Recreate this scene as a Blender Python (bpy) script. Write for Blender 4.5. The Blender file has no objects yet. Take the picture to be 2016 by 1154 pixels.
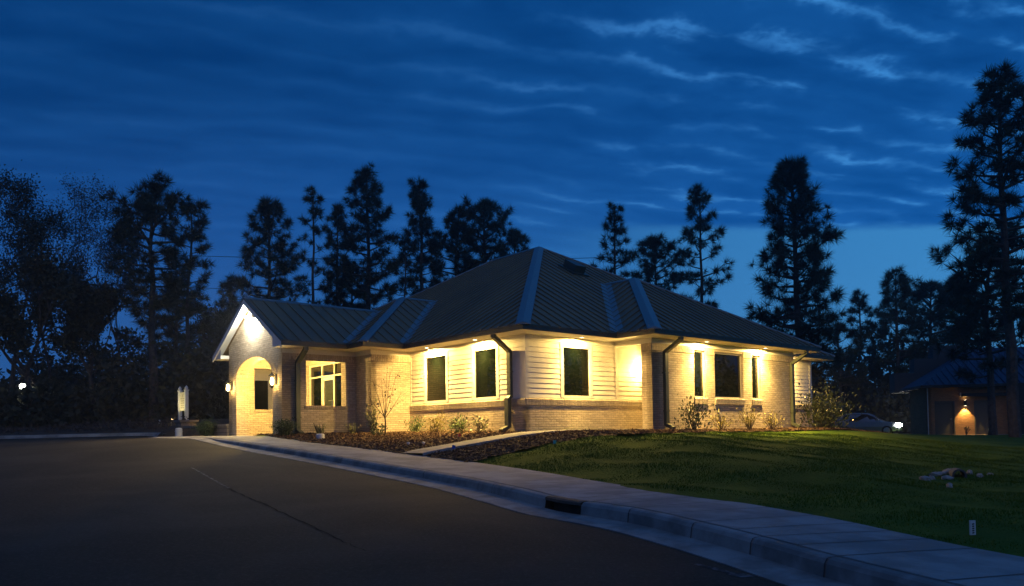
import bpy, math, random
import numpy as np
from mathutils import Vector, Matrix
S = bpy.context.scene
COL = S.collection
# ------------------------------------------------------------------ camera
cam = bpy.data.cameras.new("camera"); camo = bpy.data.objects.new("camera", cam); COL.objects.link(camo)
cam.sensor_fit = 'HORIZONTAL'; cam.sensor_width = 36.0
cam.lens = 36.0 * 1519.32 / 2016.0
cam.shift_y = (804.52 - 577.0) / 2016.0
cam.clip_start = 0.1; cam.clip_end = 2000
camo.matrix_world = Matrix.Rotation(math.pi / 2 + 0.0303, 4, 'X') @ Matrix.Rotation(-0.0149, 4, 'Z')
S.camera = camo
# ------------------------------------------------------------------ exposure
S.view_settings.view_transform = 'Standard'; S.view_settings.look = 'None'
S.view_settings.exposure = 0.0; S.view_settings.gamma = 1.0
S.cycles.max_bounces = 6; S.cycles.diffuse_bounces = 3; S.cycles.glossy_bounces = 3
S.cycles.sample_clamp_indirect = 4.0; S.cycles.caustics_reflective = False; S.cycles.caustics_refractive = False
# ------------------------------------------------------------------ world: dusk sky with a cloud deck that stops above the horizon
W = bpy.data.worlds.new("World"); S.world = W; W.use_nodes = True
nt = W.node_tree; nt.nodes.clear()
class NG:
    """small node helper"""
    def __init__(s, tree): s.t = tree
    def n(s, typ, **kw):
        nd = s.t.nodes.new(typ)
        ins = kw.pop('ins', {})
        for k, v in kw.items(): setattr(nd, k, v)
        for k, v in ins.items():
            if hasattr(v, 'is_linked'): s.t.links.new(v, nd.inputs[k])
            else: nd.inputs[k].default_value = v
        return nd
    def m(s, op, a, b=None, c=None, clamp=False):
        ins = {0: a}
        if b is not None: ins[1] = b
        if c is not None: ins[2] = c
        return s.n('ShaderNodeMath', operation=op, use_clamp=clamp, ins=ins).outputs[0]
    def sst(s, x, lo, hi):
        return s.n('ShaderNodeMapRange', interpolation_type='SMOOTHSTEP', ins={0: x, 1: lo, 2: hi, 3: 0.0, 4: 1.0}).outputs[0]
    def mix(s, f, a, b):
        nd = s.t.nodes.new('ShaderNodeMix'); nd.data_type = 'RGBA'
        for k, v in ((0, f), (6, a), (7, b)):
            if hasattr(v, 'is_linked'): s.t.links.new(v, nd.inputs[k])
            else: nd.inputs[k].default_value = v
        return nd.outputs[2]
def c4(r, g, b): return (r, g, b, 1.0)
g = NG(nt)
tc = g.n('ShaderNodeTexCoord').outputs['Generated']
sep = g.n('ShaderNodeSeparateXYZ', ins={0: tc})
X, Y, Z = sep.outputs
zc = g.m('MAXIMUM', Z, 0.0)
den = g.m('ADD', zc, 0.10)
px = g.m('DIVIDE', X, den); py = g.m('DIVIDE', Y, den)
# streets of cloud run nearly across the view, tilted a little
ca, sa = math.cos(0.27), math.sin(0.27)
qx = g.m('ADD', g.m('MULTIPLY', px, ca), g.m('MULTIPLY', py, sa))
qy = g.m('SUBTRACT', g.m('MULTIPLY', py, ca), g.m('MULTIPLY', px, sa))
wv = g.n('ShaderNodeCombineXYZ', ins={0: g.m('MULTIPLY', qx, 2.1), 1: g.m('MULTIPLY', qy, 4.6), 2: 3.7}).outputs[0]
n1 = g.n('ShaderNodeTexNoise', ins={'Vector': wv, 'Scale': 1.45, 'Detail': 5.0, 'Roughness': 0.52, 'Distortion': 0.25}).outputs[0]
wv2 = g.n('ShaderNodeCombineXYZ', ins={0: g.m('MULTIPLY', qx, 1.1), 1: g.m('MULTIPLY', qy, 2.2), 2: 9.1}).outputs[0]
n2 = g.n('ShaderNodeTexNoise', ins={'Vector': wv2, 'Scale': 1.5, 'Detail': 6.0, 'Roughness': 0.55}).outputs[0]
az = g.m('DIVIDE', X, g.m('MAXIMUM', Y, 0.15))                       # left (-) to right (+)
el = g.m('DIVIDE', Z, g.m('MAXIMUM', Y, 0.25))
right = g.sst(az, -0.55, 0.75)
# clear sky seen under the deck
clear_l = g.mix(g.sst(el, 0.02, 0.32), c4(0.022, 0.105, 0.33), c4(0.012, 0.078, 0.275))
clear_r = g.mix(g.sst(el, 0.05, 0.28), c4(0.060, 0.270, 0.58), c4(0.040, 0.225, 0.52))
clear = g.mix(right, clear_l, clear_r)
# deck colour: dark ripples and lighter rents between the rows of cloud
lr_ = g.sst(az, -0.50, 0.45)
dark = g.mix(right, g.mix(g.sst(el, 0.12, 0.52), c4(0.0100, 0.080, 0.300), c4(0.0010, 0.034, 0.150)), g.mix(g.sst(el, 0.20, 0.52), c4(0.0028, 0.077, 0.305), c4(0.0016, 0.050, 0.210)))
lite = g.mix(right, g.mix(g.sst(el, 0.12, 0.52), c4(0.0150, 0.102, 0.365), c4(0.0035, 0.052, 0.200)), g.mix(g.sst(el, 0.20, 0.52), c4(0.0110, 0.122, 0.420), c4(0.0060, 0.088, 0.320)))
wob = g.n('ShaderNodeTexNoise', ins={'Vector': g.n('ShaderNodeCombineXYZ', ins={0: g.m('MULTIPLY', qx, 1.5), 1: g.m('MULTIPLY', qy, 1.5), 2: 5.5}).outputs[0], 'Scale': 1.7, 'Detail': 6.0, 'Roughness': 0.62}).outputs[0]
row = g.m('SINE', g.m('ADD', g.m('MULTIPLY', qy, 6.28318 / 0.125), g.m('MULTIPLY', g.m('SUBTRACT', wob, 0.5), 17.0)))
row = g.m('MULTIPLY_ADD', row, 0.5, 0.5)                              # 0 in the body of a roll, 1 in the gap between two
rip = g.m('ADD', g.m('MULTIPLY', g.sst(n1, 0.38, 0.64), 0.46), g.m('MULTIPLY', g.sst(n2, 0.38, 0.66), 0.28)); rip = g.m('ADD', rip, g.m('MULTIPLY', row, 0.26))
deck = g.mix(rip, dark, lite)
rid = g.m('MULTIPLY', g.m('POWER', row, 5.0), g.sst(n1, 0.41, 0.60))
rid = g.m('MULTIPLY', rid, g.m('ADD', 0.12, g.m('MULTIPLY', g.sst(n2, 0.40, 0.62), 0.88)))
amt = g.m('MULTIPLY', rid, g.m('ADD', 0.12, g.m('MULTIPLY', g.sst(az, -0.20, 0.34), 0.88)))
deck = g.mix(amt, deck, g.mix(right, c4(0.028, 0.120, 0.350), c4(0.040, 0.235, 0.610)))
edge = g.m('ADD', el, g.m('MULTIPLY', g.m('SUBTRACT', n2, 0.5), 0.03))
cover = g.sst(edge, 0.254, 0.270)
cover = g.mix(g.sst(az, 0.02, 0.26), g.sst(edge, 0.05, 0.36), cover)
sky = g.mix(cover, clear, deck)
sky = g.mix(g.sst(Z, -0.06, 0.0), c4(0.004, 0.006, 0.012), sky)
bg = g.n('ShaderNodeBackground', ins={0: sky, 1: 1.12})
out = g.n('ShaderNodeOutputWorld', ins={0: bg.outputs[0]})

# added warm sky-glow fill for roof and ground: one very weak, very soft sun
sl = bpy.data.lights.new("fill_sun", 'SUN'); sl.energy = 0.10; sl.angle = math.radians(70); sl.color = (1.0, 0.72, 0.42)
so = bpy.data.objects.new("fill_sun", sl); COL.objects.link(so); so.rotation_euler = (math.radians(58), 0, math.radians(8))

# ------------------------------------------------------------------ materials
def mat(name, base=(0.5, 0.5, 0.5), rough=0.7, metal=0.0, spec=0.5, emit=None, estr=0.0, build=None):
    m = bpy.data.materials.new(name); m.use_nodes = True
    t = m.node_tree; p = t.nodes['Principled BSDF']
    p.inputs['Base Color'].default_value = c4(*base); p.inputs['Roughness'].default_value = rough
    p.inputs['Metallic'].default_value = metal; p.inputs['Specular IOR Level'].default_value = spec
    if emit:
        p.inputs['Emission Color'].default_value = c4(*emit); p.inputs['Emission Strength'].default_value = estr
    if build: build(NG(t), p)
    return m
def noisy(c1, c2, scale=3.0, detail=6, bump=0.0, bscale=40.0, bdist=0.01, lo=0.35, hi=0.65, rough=None):
    def f(g, p):
        o = g.n('ShaderNodeTexCoord').outputs['Object']
        n = g.n('ShaderNodeTexNoise', ins={'Vector': o, 'Scale': scale, 'Detail': float(detail), 'Roughness': 0.6}).outputs[0]
        g.t.links.new(g.mix(g.sst(n, lo, hi), c4(*c1), c4(*c2)), p.inputs['Base Color'])
        if bump:
            b = g.n('ShaderNodeTexNoise', ins={'Vector': o, 'Scale': bscale, 'Detail': 5.0}).outputs[0]
            bn = g.n('ShaderNodeBump', ins={'Height': b, 'Strength': bump, 'Distance': bdist}).outputs[0]
            g.t.links.new(bn, p.inputs['Normal'])
        if rough:
            g.t.links.new(g.n('ShaderNodeMapRange', ins={0: n, 1: 0.3, 2: 0.7, 3: rough[0], 4: rough[1]}).outputs[0], p.inputs['Roughness'])
    return f
def brick(c1, c2, mo, bw=0.203, rh=0.0677, ms=0.010, bump=0.9, dist=0.010, rug=1.0):
    def f(g, p):
        uv = g.n('ShaderNodeTexCoord').outputs['UV']
        wob = g.n('ShaderNodeTexNoise', ins={'Vector': uv, 'Scale': 5.0, 'Detail': 2.0}).outputs[1]
        uvw = g.n('ShaderNodeVectorMath', operation='MULTIPLY_ADD', ins={0: wob, 1: (0.006, 0.009, 0), 2: uv}).outputs[0]
        b = g.n('ShaderNodeTexBrick', offset=0.5, ins={'Vector': uvw, 'Color1': c4(*c1), 'Color2': c4(*c2), 'Mortar': c4(*mo), 'Scale': 1.0,
              'Mortar Size': ms, 'Mortar Smooth': 0.35, 'Bias': -0.1, 'Brick Width': bw, 'Row Height': rh})
        n = g.n('ShaderNodeTexNoise', ins={'Vector': uv, 'Scale': 9.0, 'Detail': 6.0, 'Roughness': 0.65}).outputs[0]
        big = g.n('ShaderNodeTexNoise', ins={'Vector': uv, 'Scale': 1.1, 'Detail': 3.0}).outputs[0]
        k = g.m('ADD', g.m('MULTIPLY', n, 0.5), g.m('MULTIPLY', big, 0.45))
        k = g.m('ADD', k, 0.52)
        col = g.n('ShaderNodeVectorMath', operation='SCALE', ins={0: b.outputs[0], 3: k}).outputs[0]
        g.t.links.new(col, p.inputs['Base Color'])
        # every brick stands out of the wall by its own small amount
        s2 = g.n('ShaderNodeSeparateXYZ', ins={0: uvw})
        row = g.m('FLOOR', g.m('DIVIDE', s2.outputs[1], rh))
        colm = g.m('FLOOR', g.m('DIVIDE', g.m('ADD', s2.outputs[0], g.m('MULTIPLY', g.m('MODULO', row, 2.0), bw / 2)), bw))
        wn = g.n('ShaderNodeTexWhiteNoise', noise_dimensions='2D', ins={'Vector': g.n('ShaderNodeCombineXYZ', ins={0: colm, 1: row}).outputs[0]}).outputs[0]
        fine = g.n('ShaderNodeTexNoise', ins={'Vector': uv, 'Scale': 38.0, 'Detail': 4.0}).outputs[0]
        h = g.m('ADD', g.m('MULTIPLY', g.m('SUBTRACT', 1.0, b.outputs[1]), 1.0), g.m('MULTIPLY', wn, 0.55 * rug))
        h = g.m('ADD', h, g.m('MULTIPLY', fine, 0.35 * rug)); h = g.m('ADD', h, g.m('MULTIPLY', n, 0.5 * rug))
        g.t.links.new(g.n('ShaderNodeBump', ins={'Height': h, 'Strength': bump, 'Distance': dist}).outputs[0], p.inputs['Normal'])
    return f
def em(name, col, s): return mat(name, (0.8, 0.8, 0.8), 0.5, emit=col, estr=s)
M = {}
M['brick'] = mat('tan_brick', rough=0.85, build=brick((0.62, 0.51, 0.37), (0.43, 0.34, 0.24), (0.38, 0.32, 0.245), bump=1.0, dist=0.018, rug=1.2))
M['orange_brick'] = mat('orange_brick', rough=0.85, build=brick((0.50, 0.25, 0.11), (0.36, 0.16, 0.07), (0.25, 0.20, 0.14)))
M['siding'] = mat('cream_siding', rough=0.55, build=noisy((0.74, 0.69, 0.58), (0.80, 0.76, 0.66), 2.0))
M['trim'] = mat('cream_trim', rough=0.5, build=noisy((0.76, 0.71, 0.60), (0.80, 0.76, 0.66), 1.3))
M['white_trim'] = mat('white_trim', (0.80, 0.80, 0.76), 0.5)
M['soffit'] = mat('soffit_board', rough=0.6, build=noisy((0.72, 0.67, 0.56), (0.78, 0.73, 0.63), 1.1))
M['roof'] = mat('standing_seam_metal', rough=0.5, metal=0.0, spec=0.35, build=noisy((0.22, 0.142, 0.064), (0.29, 0.188, 0.085), 0.7, rough=(0.42, 0.6)))
M['cap'] = mat('flat_cap_metal', rough=0.36, metal=0.5, build=noisy((0.24, 0.235, 0.22), (0.30, 0.295, 0.275), 0.8, rough=(0.32, 0.48)))
M['gutter'] = mat('bronze_gutter', rough=0.45, metal=0.3, build=noisy((0.085, 0.085, 0.06), (0.115, 0.11, 0.08), 1.4))
M['spout'] = mat('green_bronze_spout', rough=0.45, metal=0.2, build=noisy((0.10, 0.115, 0.075), (0.13, 0.14, 0.095), 2.0))
M['frame'] = mat('almond_frame', (0.62, 0.56, 0.44), 0.45)
M['glass'] = mat('dark_glass', (0.006, 0.009, 0.007), 0.02, spec=0.45, build=noisy((0.001, 0.002, 0.001), (0.004, 0.006, 0.004), 0.8))
M['grey_glass'] = mat('grey_glass', (0.035, 0.04, 0.03), 0.05, spec=0.7)
M['black'] = mat('black_metal', (0.02, 0.019, 0.017), 0.45, 0.3)
M['steel'] = mat('brushed_steel', (0.6, 0.6, 0.6), 0.3, 1.0)
def asphalt_b(g, p):
    o = g.n('ShaderNodeTexCoord').outputs['Object']
    n = g.n('ShaderNodeTexNoise', ins={'Vector': o, 'Scale': 0.35, 'Detail': 6.0, 'Roughness': 0.6, 'Distortion': 0.6}).outputs[0]
    f = g.n('ShaderNodeTexNoise', ins={'Vector': o, 'Scale': 24.0, 'Detail': 6.0, 'Roughness': 0.8}).outputs[0]
    a = g.mix(g.sst(n, 0.35, 0.68), c4(0.036, 0.029, 0.019), c4(0.064, 0.053, 0.036))
    a = g.mix(g.m('MULTIPLY', g.sst(f, 0.45, 0.75), 0.65), a, c4(0.13, 0.11, 0.08))
    g.t.links.new(a, p.inputs['Base Color'])
    bn = g.n('ShaderNodeBump', ins={'Height': f, 'Strength': 0.6, 'Distance': 0.012}).outputs[0]
    g.t.links.new(bn, p.inputs['Normal'])
M['asphalt'] = mat('asphalt', rough=0.88, spec=0.2, build=asphalt_b)
M['seam'] = mat('crack_filler', (0.016, 0.014, 0.012), 0.95, spec=0.1)
M['concrete'] = mat('concrete', rough=0.85, build=noisy((0.23, 0.22, 0.20), (0.37, 0.355, 0.33), 1.6, bump=0.35, bscale=60, bdist=0.006))
M['kerbcon'] = mat('kerb_concrete', rough=0.85, build=noisy((0.19, 0.178, 0.16), (0.35, 0.33, 0.30), 2.2, bump=0.4, bscale=45, bdist=0.006))
M['joint'] = mat('joint_dark', (0.07, 0.066, 0.06), 0.9)
M['paint'] = mat('worn_road_paint', rough=0.9, spec=0.1, build=noisy((0.05, 0.048, 0.045), (0.20, 0.19, 0.18), 9.0, lo=0.42, hi=0.6))
M['throat'] = mat('inlet_throat', rough=0.8, build=noisy((0.05, 0.032, 0.015), (0.09, 0.06, 0.03), 4.0))
M['rust'] = mat('rusty_casting', rough=0.8, build=noisy((0.075, 0.05, 0.035), (0.12, 0.085, 0.06), 8.0))
M['lawn'] = mat('lawn', rough=0.9, spec=0.08, build=noisy((0.052, 0.105, 0.008), (0.092, 0.145, 0.013), 0.8, bump=0.9, bscale=22, bdist=0.04, lo=0.38, hi=0.62))
M['straw'] = mat('pine_straw', rough=0.95, build=noisy((0.055, 0.035, 0.02), (0.11, 0.062, 0.032), 1.2, bump=0.8, bscale=30, bdist=0.05))
M['mulch'] = mat('mulch', rough=0.95, build=noisy((0.045, 0.026, 0.013), (0.15, 0.085, 0.04), 9.0, bump=1.0, bscale=34, bdist=0.05, lo=0.4, hi=0.66))
M['chip'] = mat('bark_chip', rough=0.9, build=noisy((0.06, 0.034, 0.017), (0.22, 0.13, 0.07), 17.0))
M['blade'] = mat('grass_blade', rough=0.8, spec=0.12, build=noisy((0.060, 0.120, 0.009), (0.105, 0.160, 0.014), 1.6))
M['bark'] = mat('pine_bark', rough=0.95, build=noisy((0.07, 0.052, 0.042), (0.13, 0.10, 0.08), 4.0, bump=0.8, bscale=12, bdist=0.05))
M['needle'] = mat('pine_needles', rough=0.7, build=noisy((0.030, 0.042, 0.020), (0.060, 0.072, 0.032), 0.5))
M['leafdark'] = mat('dark_leaves', rough=0.75, build=noisy((0.030, 0.038, 0.018), (0.065, 0.060, 0.032), 0.4))
M['leafbrown'] = mat('brown_leaves', rough=0.8, build=noisy((0.050, 0.038, 0.032), (0.085, 0.060, 0.046), 0.6))
M['green'] = mat('shrub_green', rough=0.55, build=noisy((0.05, 0.095, 0.022), (0.11, 0.15, 0.045), 7.0))
M['dkgreen'] = mat('boxwood_green', rough=0.6, build=noisy((0.025, 0.05, 0.015), (0.06, 0.095, 0.03), 8.0))
M['yellow'] = mat('yellow_green_leaf', rough=0.55, build=noisy((0.17, 0.15, 0.035), (0.30, 0.24, 0.06), 7.0))
M['pale'] = mat('pale_green_leaf', rough=0.5, build=noisy((0.20, 0.22, 0.10), (0.38, 0.36, 0.19), 9.0))
M['glossy'] = mat('glossy_olive_leaf', rough=0.3, build=noisy((0.05, 0.075, 0.025), (0.12, 0.13, 0.05), 6.0))
M['twig'] = mat('thin_bark', (0.06, 0.042, 0.03), 0.9)
M['block'] = mat('wall_block', rough=0.9, build=brick((0.36, 0.28, 0.20), (0.25, 0.19, 0.13), (0.12, 0.09, 0.07), 0.40, 0.14, 0.012, 0.8, 0.02))
M['blockcap'] = mat('cap_stone', rough=0.85, build=noisy((0.30, 0.25, 0.19), (0.38, 0.32, 0.25), 4.0))
M['pvc'] = mat('white_plastic', (0.72, 0.71, 0.68), 0.4)
M['signface'] = mat('cream_sign_face', (0.78, 0.72, 0.50), 0.5)
M['signtext'] = mat('sign_lettering', (0.30, 0.25, 0.12), 0.5)
M['rock'] = mat('pale_rock', rough=0.9, build=noisy((0.32, 0.27, 0.23), (0.50, 0.43, 0.36), 5.0, bump=0.6, bscale=14, bdist=0.03))
M['bluemetal'] = mat('blue_metal_roof', (0.05, 0.055, 0.10), 0.55, 0.0, 0.25)
M['carpaint'] = mat('silver_blue_paint', (0.36, 0.40, 0.46), 0.3, 0.3)
M['carglass'] = mat('tinted_car_glass', (0.006, 0.007, 0.008), 0.25, spec=0.4)
M['tyre'] = mat('tyre_rubber', (0.02, 0.02, 0.02), 0.9)
M['redplastic'] = mat('red_tag', (0.55, 0.05, 0.03), 0.5)
M['blueplastic'] = mat('blue_flag', (0.03, 0.10, 0.50), 0.5)
M['teal'] = mat('teal_flag', (0.06, 0.42, 0.40), 0.5)
M['greyblock'] = mat('grey_render', (0.11, 0.105, 0.10), 0.9)
M['doorpaint'] = mat('dark_olive_door', (0.10, 0.095, 0.07), 0.5)
WARM = (1.0, 0.64, 0.175)
M['e_warm'] = em('lamp_warm', (1.0, 0.80, 0.45), 14.0)
M['e_lantern'] = em('lantern_bulb', (1.0, 0.74, 0.33), 26.0)
M['e_white'] = em('lamp_white', (1.0, 0.97, 0.86), 120.0)
M['e_cool'] = em('post_lamp', (0.95, 1.0, 0.80), 22.0)
M['e_red'] = em('red_signal', (1.0, 0.05, 0.05), 2.2)
M['e_amber'] = em('dim_amber', (1.0, 0.55, 0.2), 0.08)

# ------------------------------------------------------------------ helpers
class MB:
    """collects faces and links them as ONE mesh object"""
    def __init__(s): s.v = []; s.f = []; s.uv = []
    def face(s, pts, uv=None):
        i = len(s.v); s.v += [tuple(map(float, p)) for p in pts]; s.f.append(tuple(range(i, i + len(pts))))
        s.uv.append(uv if uv else [(0.0, 0.0)] * len(pts))
    def box(s, lo, hi, fr=None):
        fr = fr or (lambda a, z, t: (a, z, t))
        a0, b0, c0 = lo; a1, b1, c1 = hi
        P = lambda a, b, c: fr(a, b, c)
        q = [((a0,b0,c0),(a1,b0,c0),(a1,b0,c1),(a0,b0,c1)), ((a0,b1,c0),(a1,b1,c0),(a1,b1,c1),(a0,b1,c1)),
             ((a0,b0,c0),(a0,b1,c0),(a0,b1,c1),(a0,b0,c1)), ((a1,b0,c0),(a1,b1,c0),(a1,b1,c1),(a1,b0,c1)),
             ((a0,b0,c0),(a1,b0,c0),(a1,b1,c0),(a0,b1,c0)), ((a0,b0,c1),(a1,b0,c1),(a1,b1,c1),(a0,b1,c1))]
        ax = [(0,2),(0,2),(1,2),(1,2),(0,1),(0,1)]
        for f, (i, j) in zip(q, ax): s.face([P(*p) for p in f], [(p[i], p[j]) for p in f])
    def tube(s, pts, rad, n=6, cap=True):
        pts = [Vector(p) for p in pts]
        if not hasattr(rad, '__len__'): rad = [rad] * len(pts)
        rings = []
        for i, p in enumerate(pts):
            d = (pts[min(i + 1, len(pts) - 1)] - pts[max(i - 1, 0)]).normalized()
            a = d.cross(Vector((0, 0, 1)) if abs(d.z) < 0.9 else Vector((1, 0, 0))).normalized(); b = d.cross(a)
            rings.append([p + (a * math.cos(6.28318 * k / n) + b * math.sin(6.28318 * k / n)) * rad[i] for k in range(n)])
        base = len(s.v)
        for r in rings: s.v += [tuple(q) for q in r]
        for i in range(len(rings) - 1):
            for k in range(n):
                a = base + i * n + k; b = base + i * n + (k + 1) % n
                s.f.append((a, b, b + n, a + n)); s.uv.append([(0, 0)] * 4)
        if cap:
            s.f.append(tuple(base + k for k in range(n))); s.uv.append([(0, 0)] * n)
            e = base + (len(rings) - 1) * n
            s.f.append(tuple(e + k for k in range(n))); s.uv.append([(0, 0)] * n)
    def lathe(s, prof, c=(0, 0, 0), n=14):
        """prof: (radius, z)"""
        base = len(s.v); cx, cy, cz = c
        for r, z in prof:
            for k in range(n): s.v.append((cx + r * math.cos(6.28318 * k / n), cy + r * math.sin(6.28318 * k / n), cz + z))
        for i in range(len(prof) - 1):
            for k in range(n):
                a = base + i * n + k; b = base + i * n + (k + 1) % n
                s.f.append((a, b, b + n, a + n)); s.uv.append([(0, 0)] * 4)
        s.f.append(tuple(base + k for k in range(n))); s.uv.append([(0, 0)] * n)
        e = base + (len(prof) - 1) * n
        s.f.append(tuple(e + k for k in range(n))); s.uv.append([(0, 0)] * n)
    def build(s, name, m, parent=None, smooth=False):
        me = bpy.data.meshes.new(name); me.from_pydata(s.v, [], s.f)
        ul = me.uv_layers.new(name='UVMap')
        flat = [c for f in s.uv for p in f for c in p]
        ul.data.foreach_set('uv', flat)
        me.materials.append(M[m] if isinstance(m, str) else m)
        if smooth: me.polygons.foreach_set('use_smooth', [True] * len(me.polygons))
        o = bpy.data.objects.new(name, me); COL.objects.link(o)
        if parent: o.parent = parent
        return o
def npmesh(name, verts, nper, m, parent=None):
    """soup of separate nper-gons from an (n*nper, 3) array"""
    verts = np.asarray(verts, np.float32).reshape(-1, 3); nf = len(verts) // nper
    me = bpy.data.meshes.new(name)
    me.vertices.add(len(verts)); me.vertices.foreach_set('co', verts.ravel())
    me.loops.add(nf * nper); me.loops.foreach_set('vertex_index', np.arange(nf * nper, dtype=np.int32))
    me.polygons.add(nf); me.polygons.foreach_set('loop_start', np.arange(nf, dtype=np.int32) * nper)
    me.update(calc_edges=True)
    me.materials.append(M[m])
    o = bpy.data.objects.new(name, me); COL.objects.link(o)
    if parent: o.parent = parent
    return o
def tag(o, label=None, cat=None, group=None, kind=None):
    if label: o['label'] = label
    if cat: o['category'] = cat
    if group: o['group'] = group
    if kind: o['kind'] = kind
    return o
def thing(name, loc, rz=0.0, label=None, cat=None, group=None):
    o = bpy.data.objects.new(name, None); COL.objects.link(o); o.location = loc; o.rotation_euler = (0, 0, rz)
    o.empty_display_size = 0.2
    return tag(o, label, cat, group)
def lamp(name, typ, loc, power, col=WARM, parent=None, size=0.1, aim=None, spot=1.6, blend=1.0):
    l = bpy.data.lights.new(name, typ); l.energy = power; l.color = col
    if typ == 'AREA': l.shape = 'DISK'; l.size = size
    else: l.shadow_soft_size = size
    if typ == 'SPOT': l.spot_size = spot; l.spot_blend = blend
    o = bpy.data.objects.new(name, l); COL.objects.link(o); o.location = loc
    if aim is not None: o.rotation_euler = Vector(aim).to_track_quat('-Z', 'Y').to_euler()
    if parent: o.parent = parent
    return o
OUTS = -1.0
def beam(o, k, axis_=0):
    """made-up beam spread that evens the wall light: a narrow core straight down, a wide skirt along the wall, shielded towards the lawn"""
    l = o.data; l.use_nodes = True; g = NG(l.node_tree); em_ = l.node_tree.nodes['Emission']
    sep_ = g.n('ShaderNodeSeparateXYZ', ins={0: g.n('ShaderNodeTexCoord').outputs['Normal']})
    z = g.m('ABSOLUTE', sep_.outputs[2]); o_ = g.m('MULTIPLY', sep_.outputs[axis_], OUTS)
    th = g.m('MULTIPLY', g.m('ARCCOSINE', g.m('MINIMUM', z, 1.0)), 57.2958)
    core = g.m('MULTIPLY', g.m('EXPONENT', g.m('MULTIPLY', th, -1 / 8.0)), 19.0)
    skirt = g.m('ADD', 2.0, g.m('MULTIPLY', g.m('SUBTRACT', 1.0, g.sst(th, 30.0, 62.0)), 4.8))
    g.t.links.new(g.m('MULTIPLY', g.m('MULTIPLY', g.m('ADD', core, skirt), g.m('SUBTRACT', 1.0, g.m('MULTIPLY', g.sst(th, 69.0, 80.0), g.sst(o_, 0.05, 0.40)))), k), em_.inputs['Strength']); return o
TH, BX, BY = 0.7084, 0.3986, 21.5275
CT, ST = math.cos(TH), math.sin(TH)
def wl(u, v, z=0.0): return (BX + u * CT - v * ST, BY + u * ST + v * CT, z)        # building frame -> world
def lw(x, y): x -= BX; y -= BY; return (x * CT + y * ST, -x * ST + y * CT)

# ------------------------------------------------------------------ terrain: thin-plate surfaces through levelled points
def tps(pts, smooth=0.0):
    P = np.array(pts, float); n = len(P); sc = 20.0; A = P[:, :2] / sc
    def K(d2): return 0.5 * d2 * np.log(d2 + 1e-12)
    d2 = ((A[:, None] - A[None]) ** 2).sum(-1)
    L = np.zeros((n + 3, n + 3)); L[:n, :n] = K(d2) + smooth * np.eye(n); L[:n, n] = 1; L[:n, n + 1:] = A; L[n, :n] = 1; L[n + 1:, :n] = A.T
    w = np.linalg.solve(L, np.r_[P[:, 2], 0, 0, 0])
    def f(x, y):
        q = np.stack([np.asarray(x, float).ravel() / sc, np.asarray(y, float).ravel() / sc], 1)
        o = np.empty(len(q))
        for i in range(0, len(q), 20000):
            d = ((q[i:i + 20000, None] - A[None]) ** 2).sum(-1)
            o[i:i + 20000] = K(d) @ w[:n] + w[n] + q[i:i + 20000] @ w[n + 1:]
        return o.reshape(np.shape(x))
    return f
KERB = np.array([[*wl(-6.15, 12.4), 0.0], [*wl(-6.25, 9.6), -0.02]], float)[:, [0, 1, 3]]
KERB = np.vstack([KERB, [[-8.992, 22.6, -0.054], [-8.307, 22.0, -0.175], [-7.058, 21.0, -0.350], [-5.263, 19.0, -0.523], [-3.097, 16.5, -0.739],
    [-1.124, 13.9, -0.922], [-0.083, 11.9, -1.017], [0.544, 10.5, -1.078], [1.018, 9.75, -1.095], [1.481, 9.1, -1.125], [1.982, 8.05, -1.180],
    [2.298, 7.2, -1.215], [2.65, 6.2, -1.262], [3.50, 3.9, -1.33], [4.521, 1.4, -1.39], [6.5, -4.0, -1.50]]])
HK = np.array([0.012, 0.012, 0.02, 0.085, 0.13, 0.140, 0.140, 0.150, 0.165, 0.172, 0.172, 0.172, 0.170, 0.170, 0.170, 0.170, 0.170, 0.170])
INNER = np.array([[*wl(-4.05, 12.4), 0.0], [*wl(-4.05, 9.4), -0.005]], float)[:, [0, 1, 3]]
INNER = np.vstack([INNER, [[-8.109, 24.111, -0.01], [-7.192, 23.40, -0.055], [-5.79, 22.206, -0.215], [-3.949, 20.156, -0.362], [-1.739, 17.603, -0.556],
    [0.339, 14.859, -0.750], [1.40, 12.75, -0.845], [2.05, 11.45, -0.890], [2.438, 10.80, -0.915], [3.00, 9.90, -0.972], [3.603, 8.712, -1.040],
    [3.944, 7.794, -1.095], [4.284, 6.826, -1.140], [5.20, 4.5, -1.21], [6.15, 2.03, -1.26], [8.2, -3.4, -1.36]]])
def resample(A, n):
    """smooth both polylines with the same parameter (Catmull-Rom)"""
    t = np.linspace(0, len(A) - 1.0001, n); o = []
    for q in t:
        i = int(q); f = q - i
        p = [A[min(max(i + k, 0), len(A) - 1)] for k in (-1, 0, 1, 2)]
        o.append(0.5 * (2 * p[1] + (p[2] - p[0]) * f + (2 * p[0] - 5 * p[1] + 4 * p[2] - p[3]) * f ** 2 + (3 * p[1] - p[0] - 3 * p[2] + p[3]) * f ** 3))
    return np.array(o)
NS = 200
KB = resample(np.c_[KERB, HK], NS); IN = resample(INNER, NS); KH = KB[:, 3]; KB = KB[:, :3]
Tn = np.gradient(KB[:, :2], axis=0); Tn /= np.linalg.norm(Tn, axis=1)[:, None]
Nb = np.c_[-Tn[:, 1], Tn[:, 0]]                                     # towards the building
if ((np.array([BX, BY]) - KB[100, :2]) * Nb[100]).sum() < 0: Nb = -Nb
gw = np.interp(np.arange(NS), [0, 25, 60, 85, 112, 128, 150, 199], [0.35, 0.34, 0.42, 0.48, 0.40, 0.42, 0.40, 0.40])
GO = np.c_[KB[:, :2] - Nb * gw[:, None], KB[:, 2] - 0.025]           # outer edge of the gutter
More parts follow.
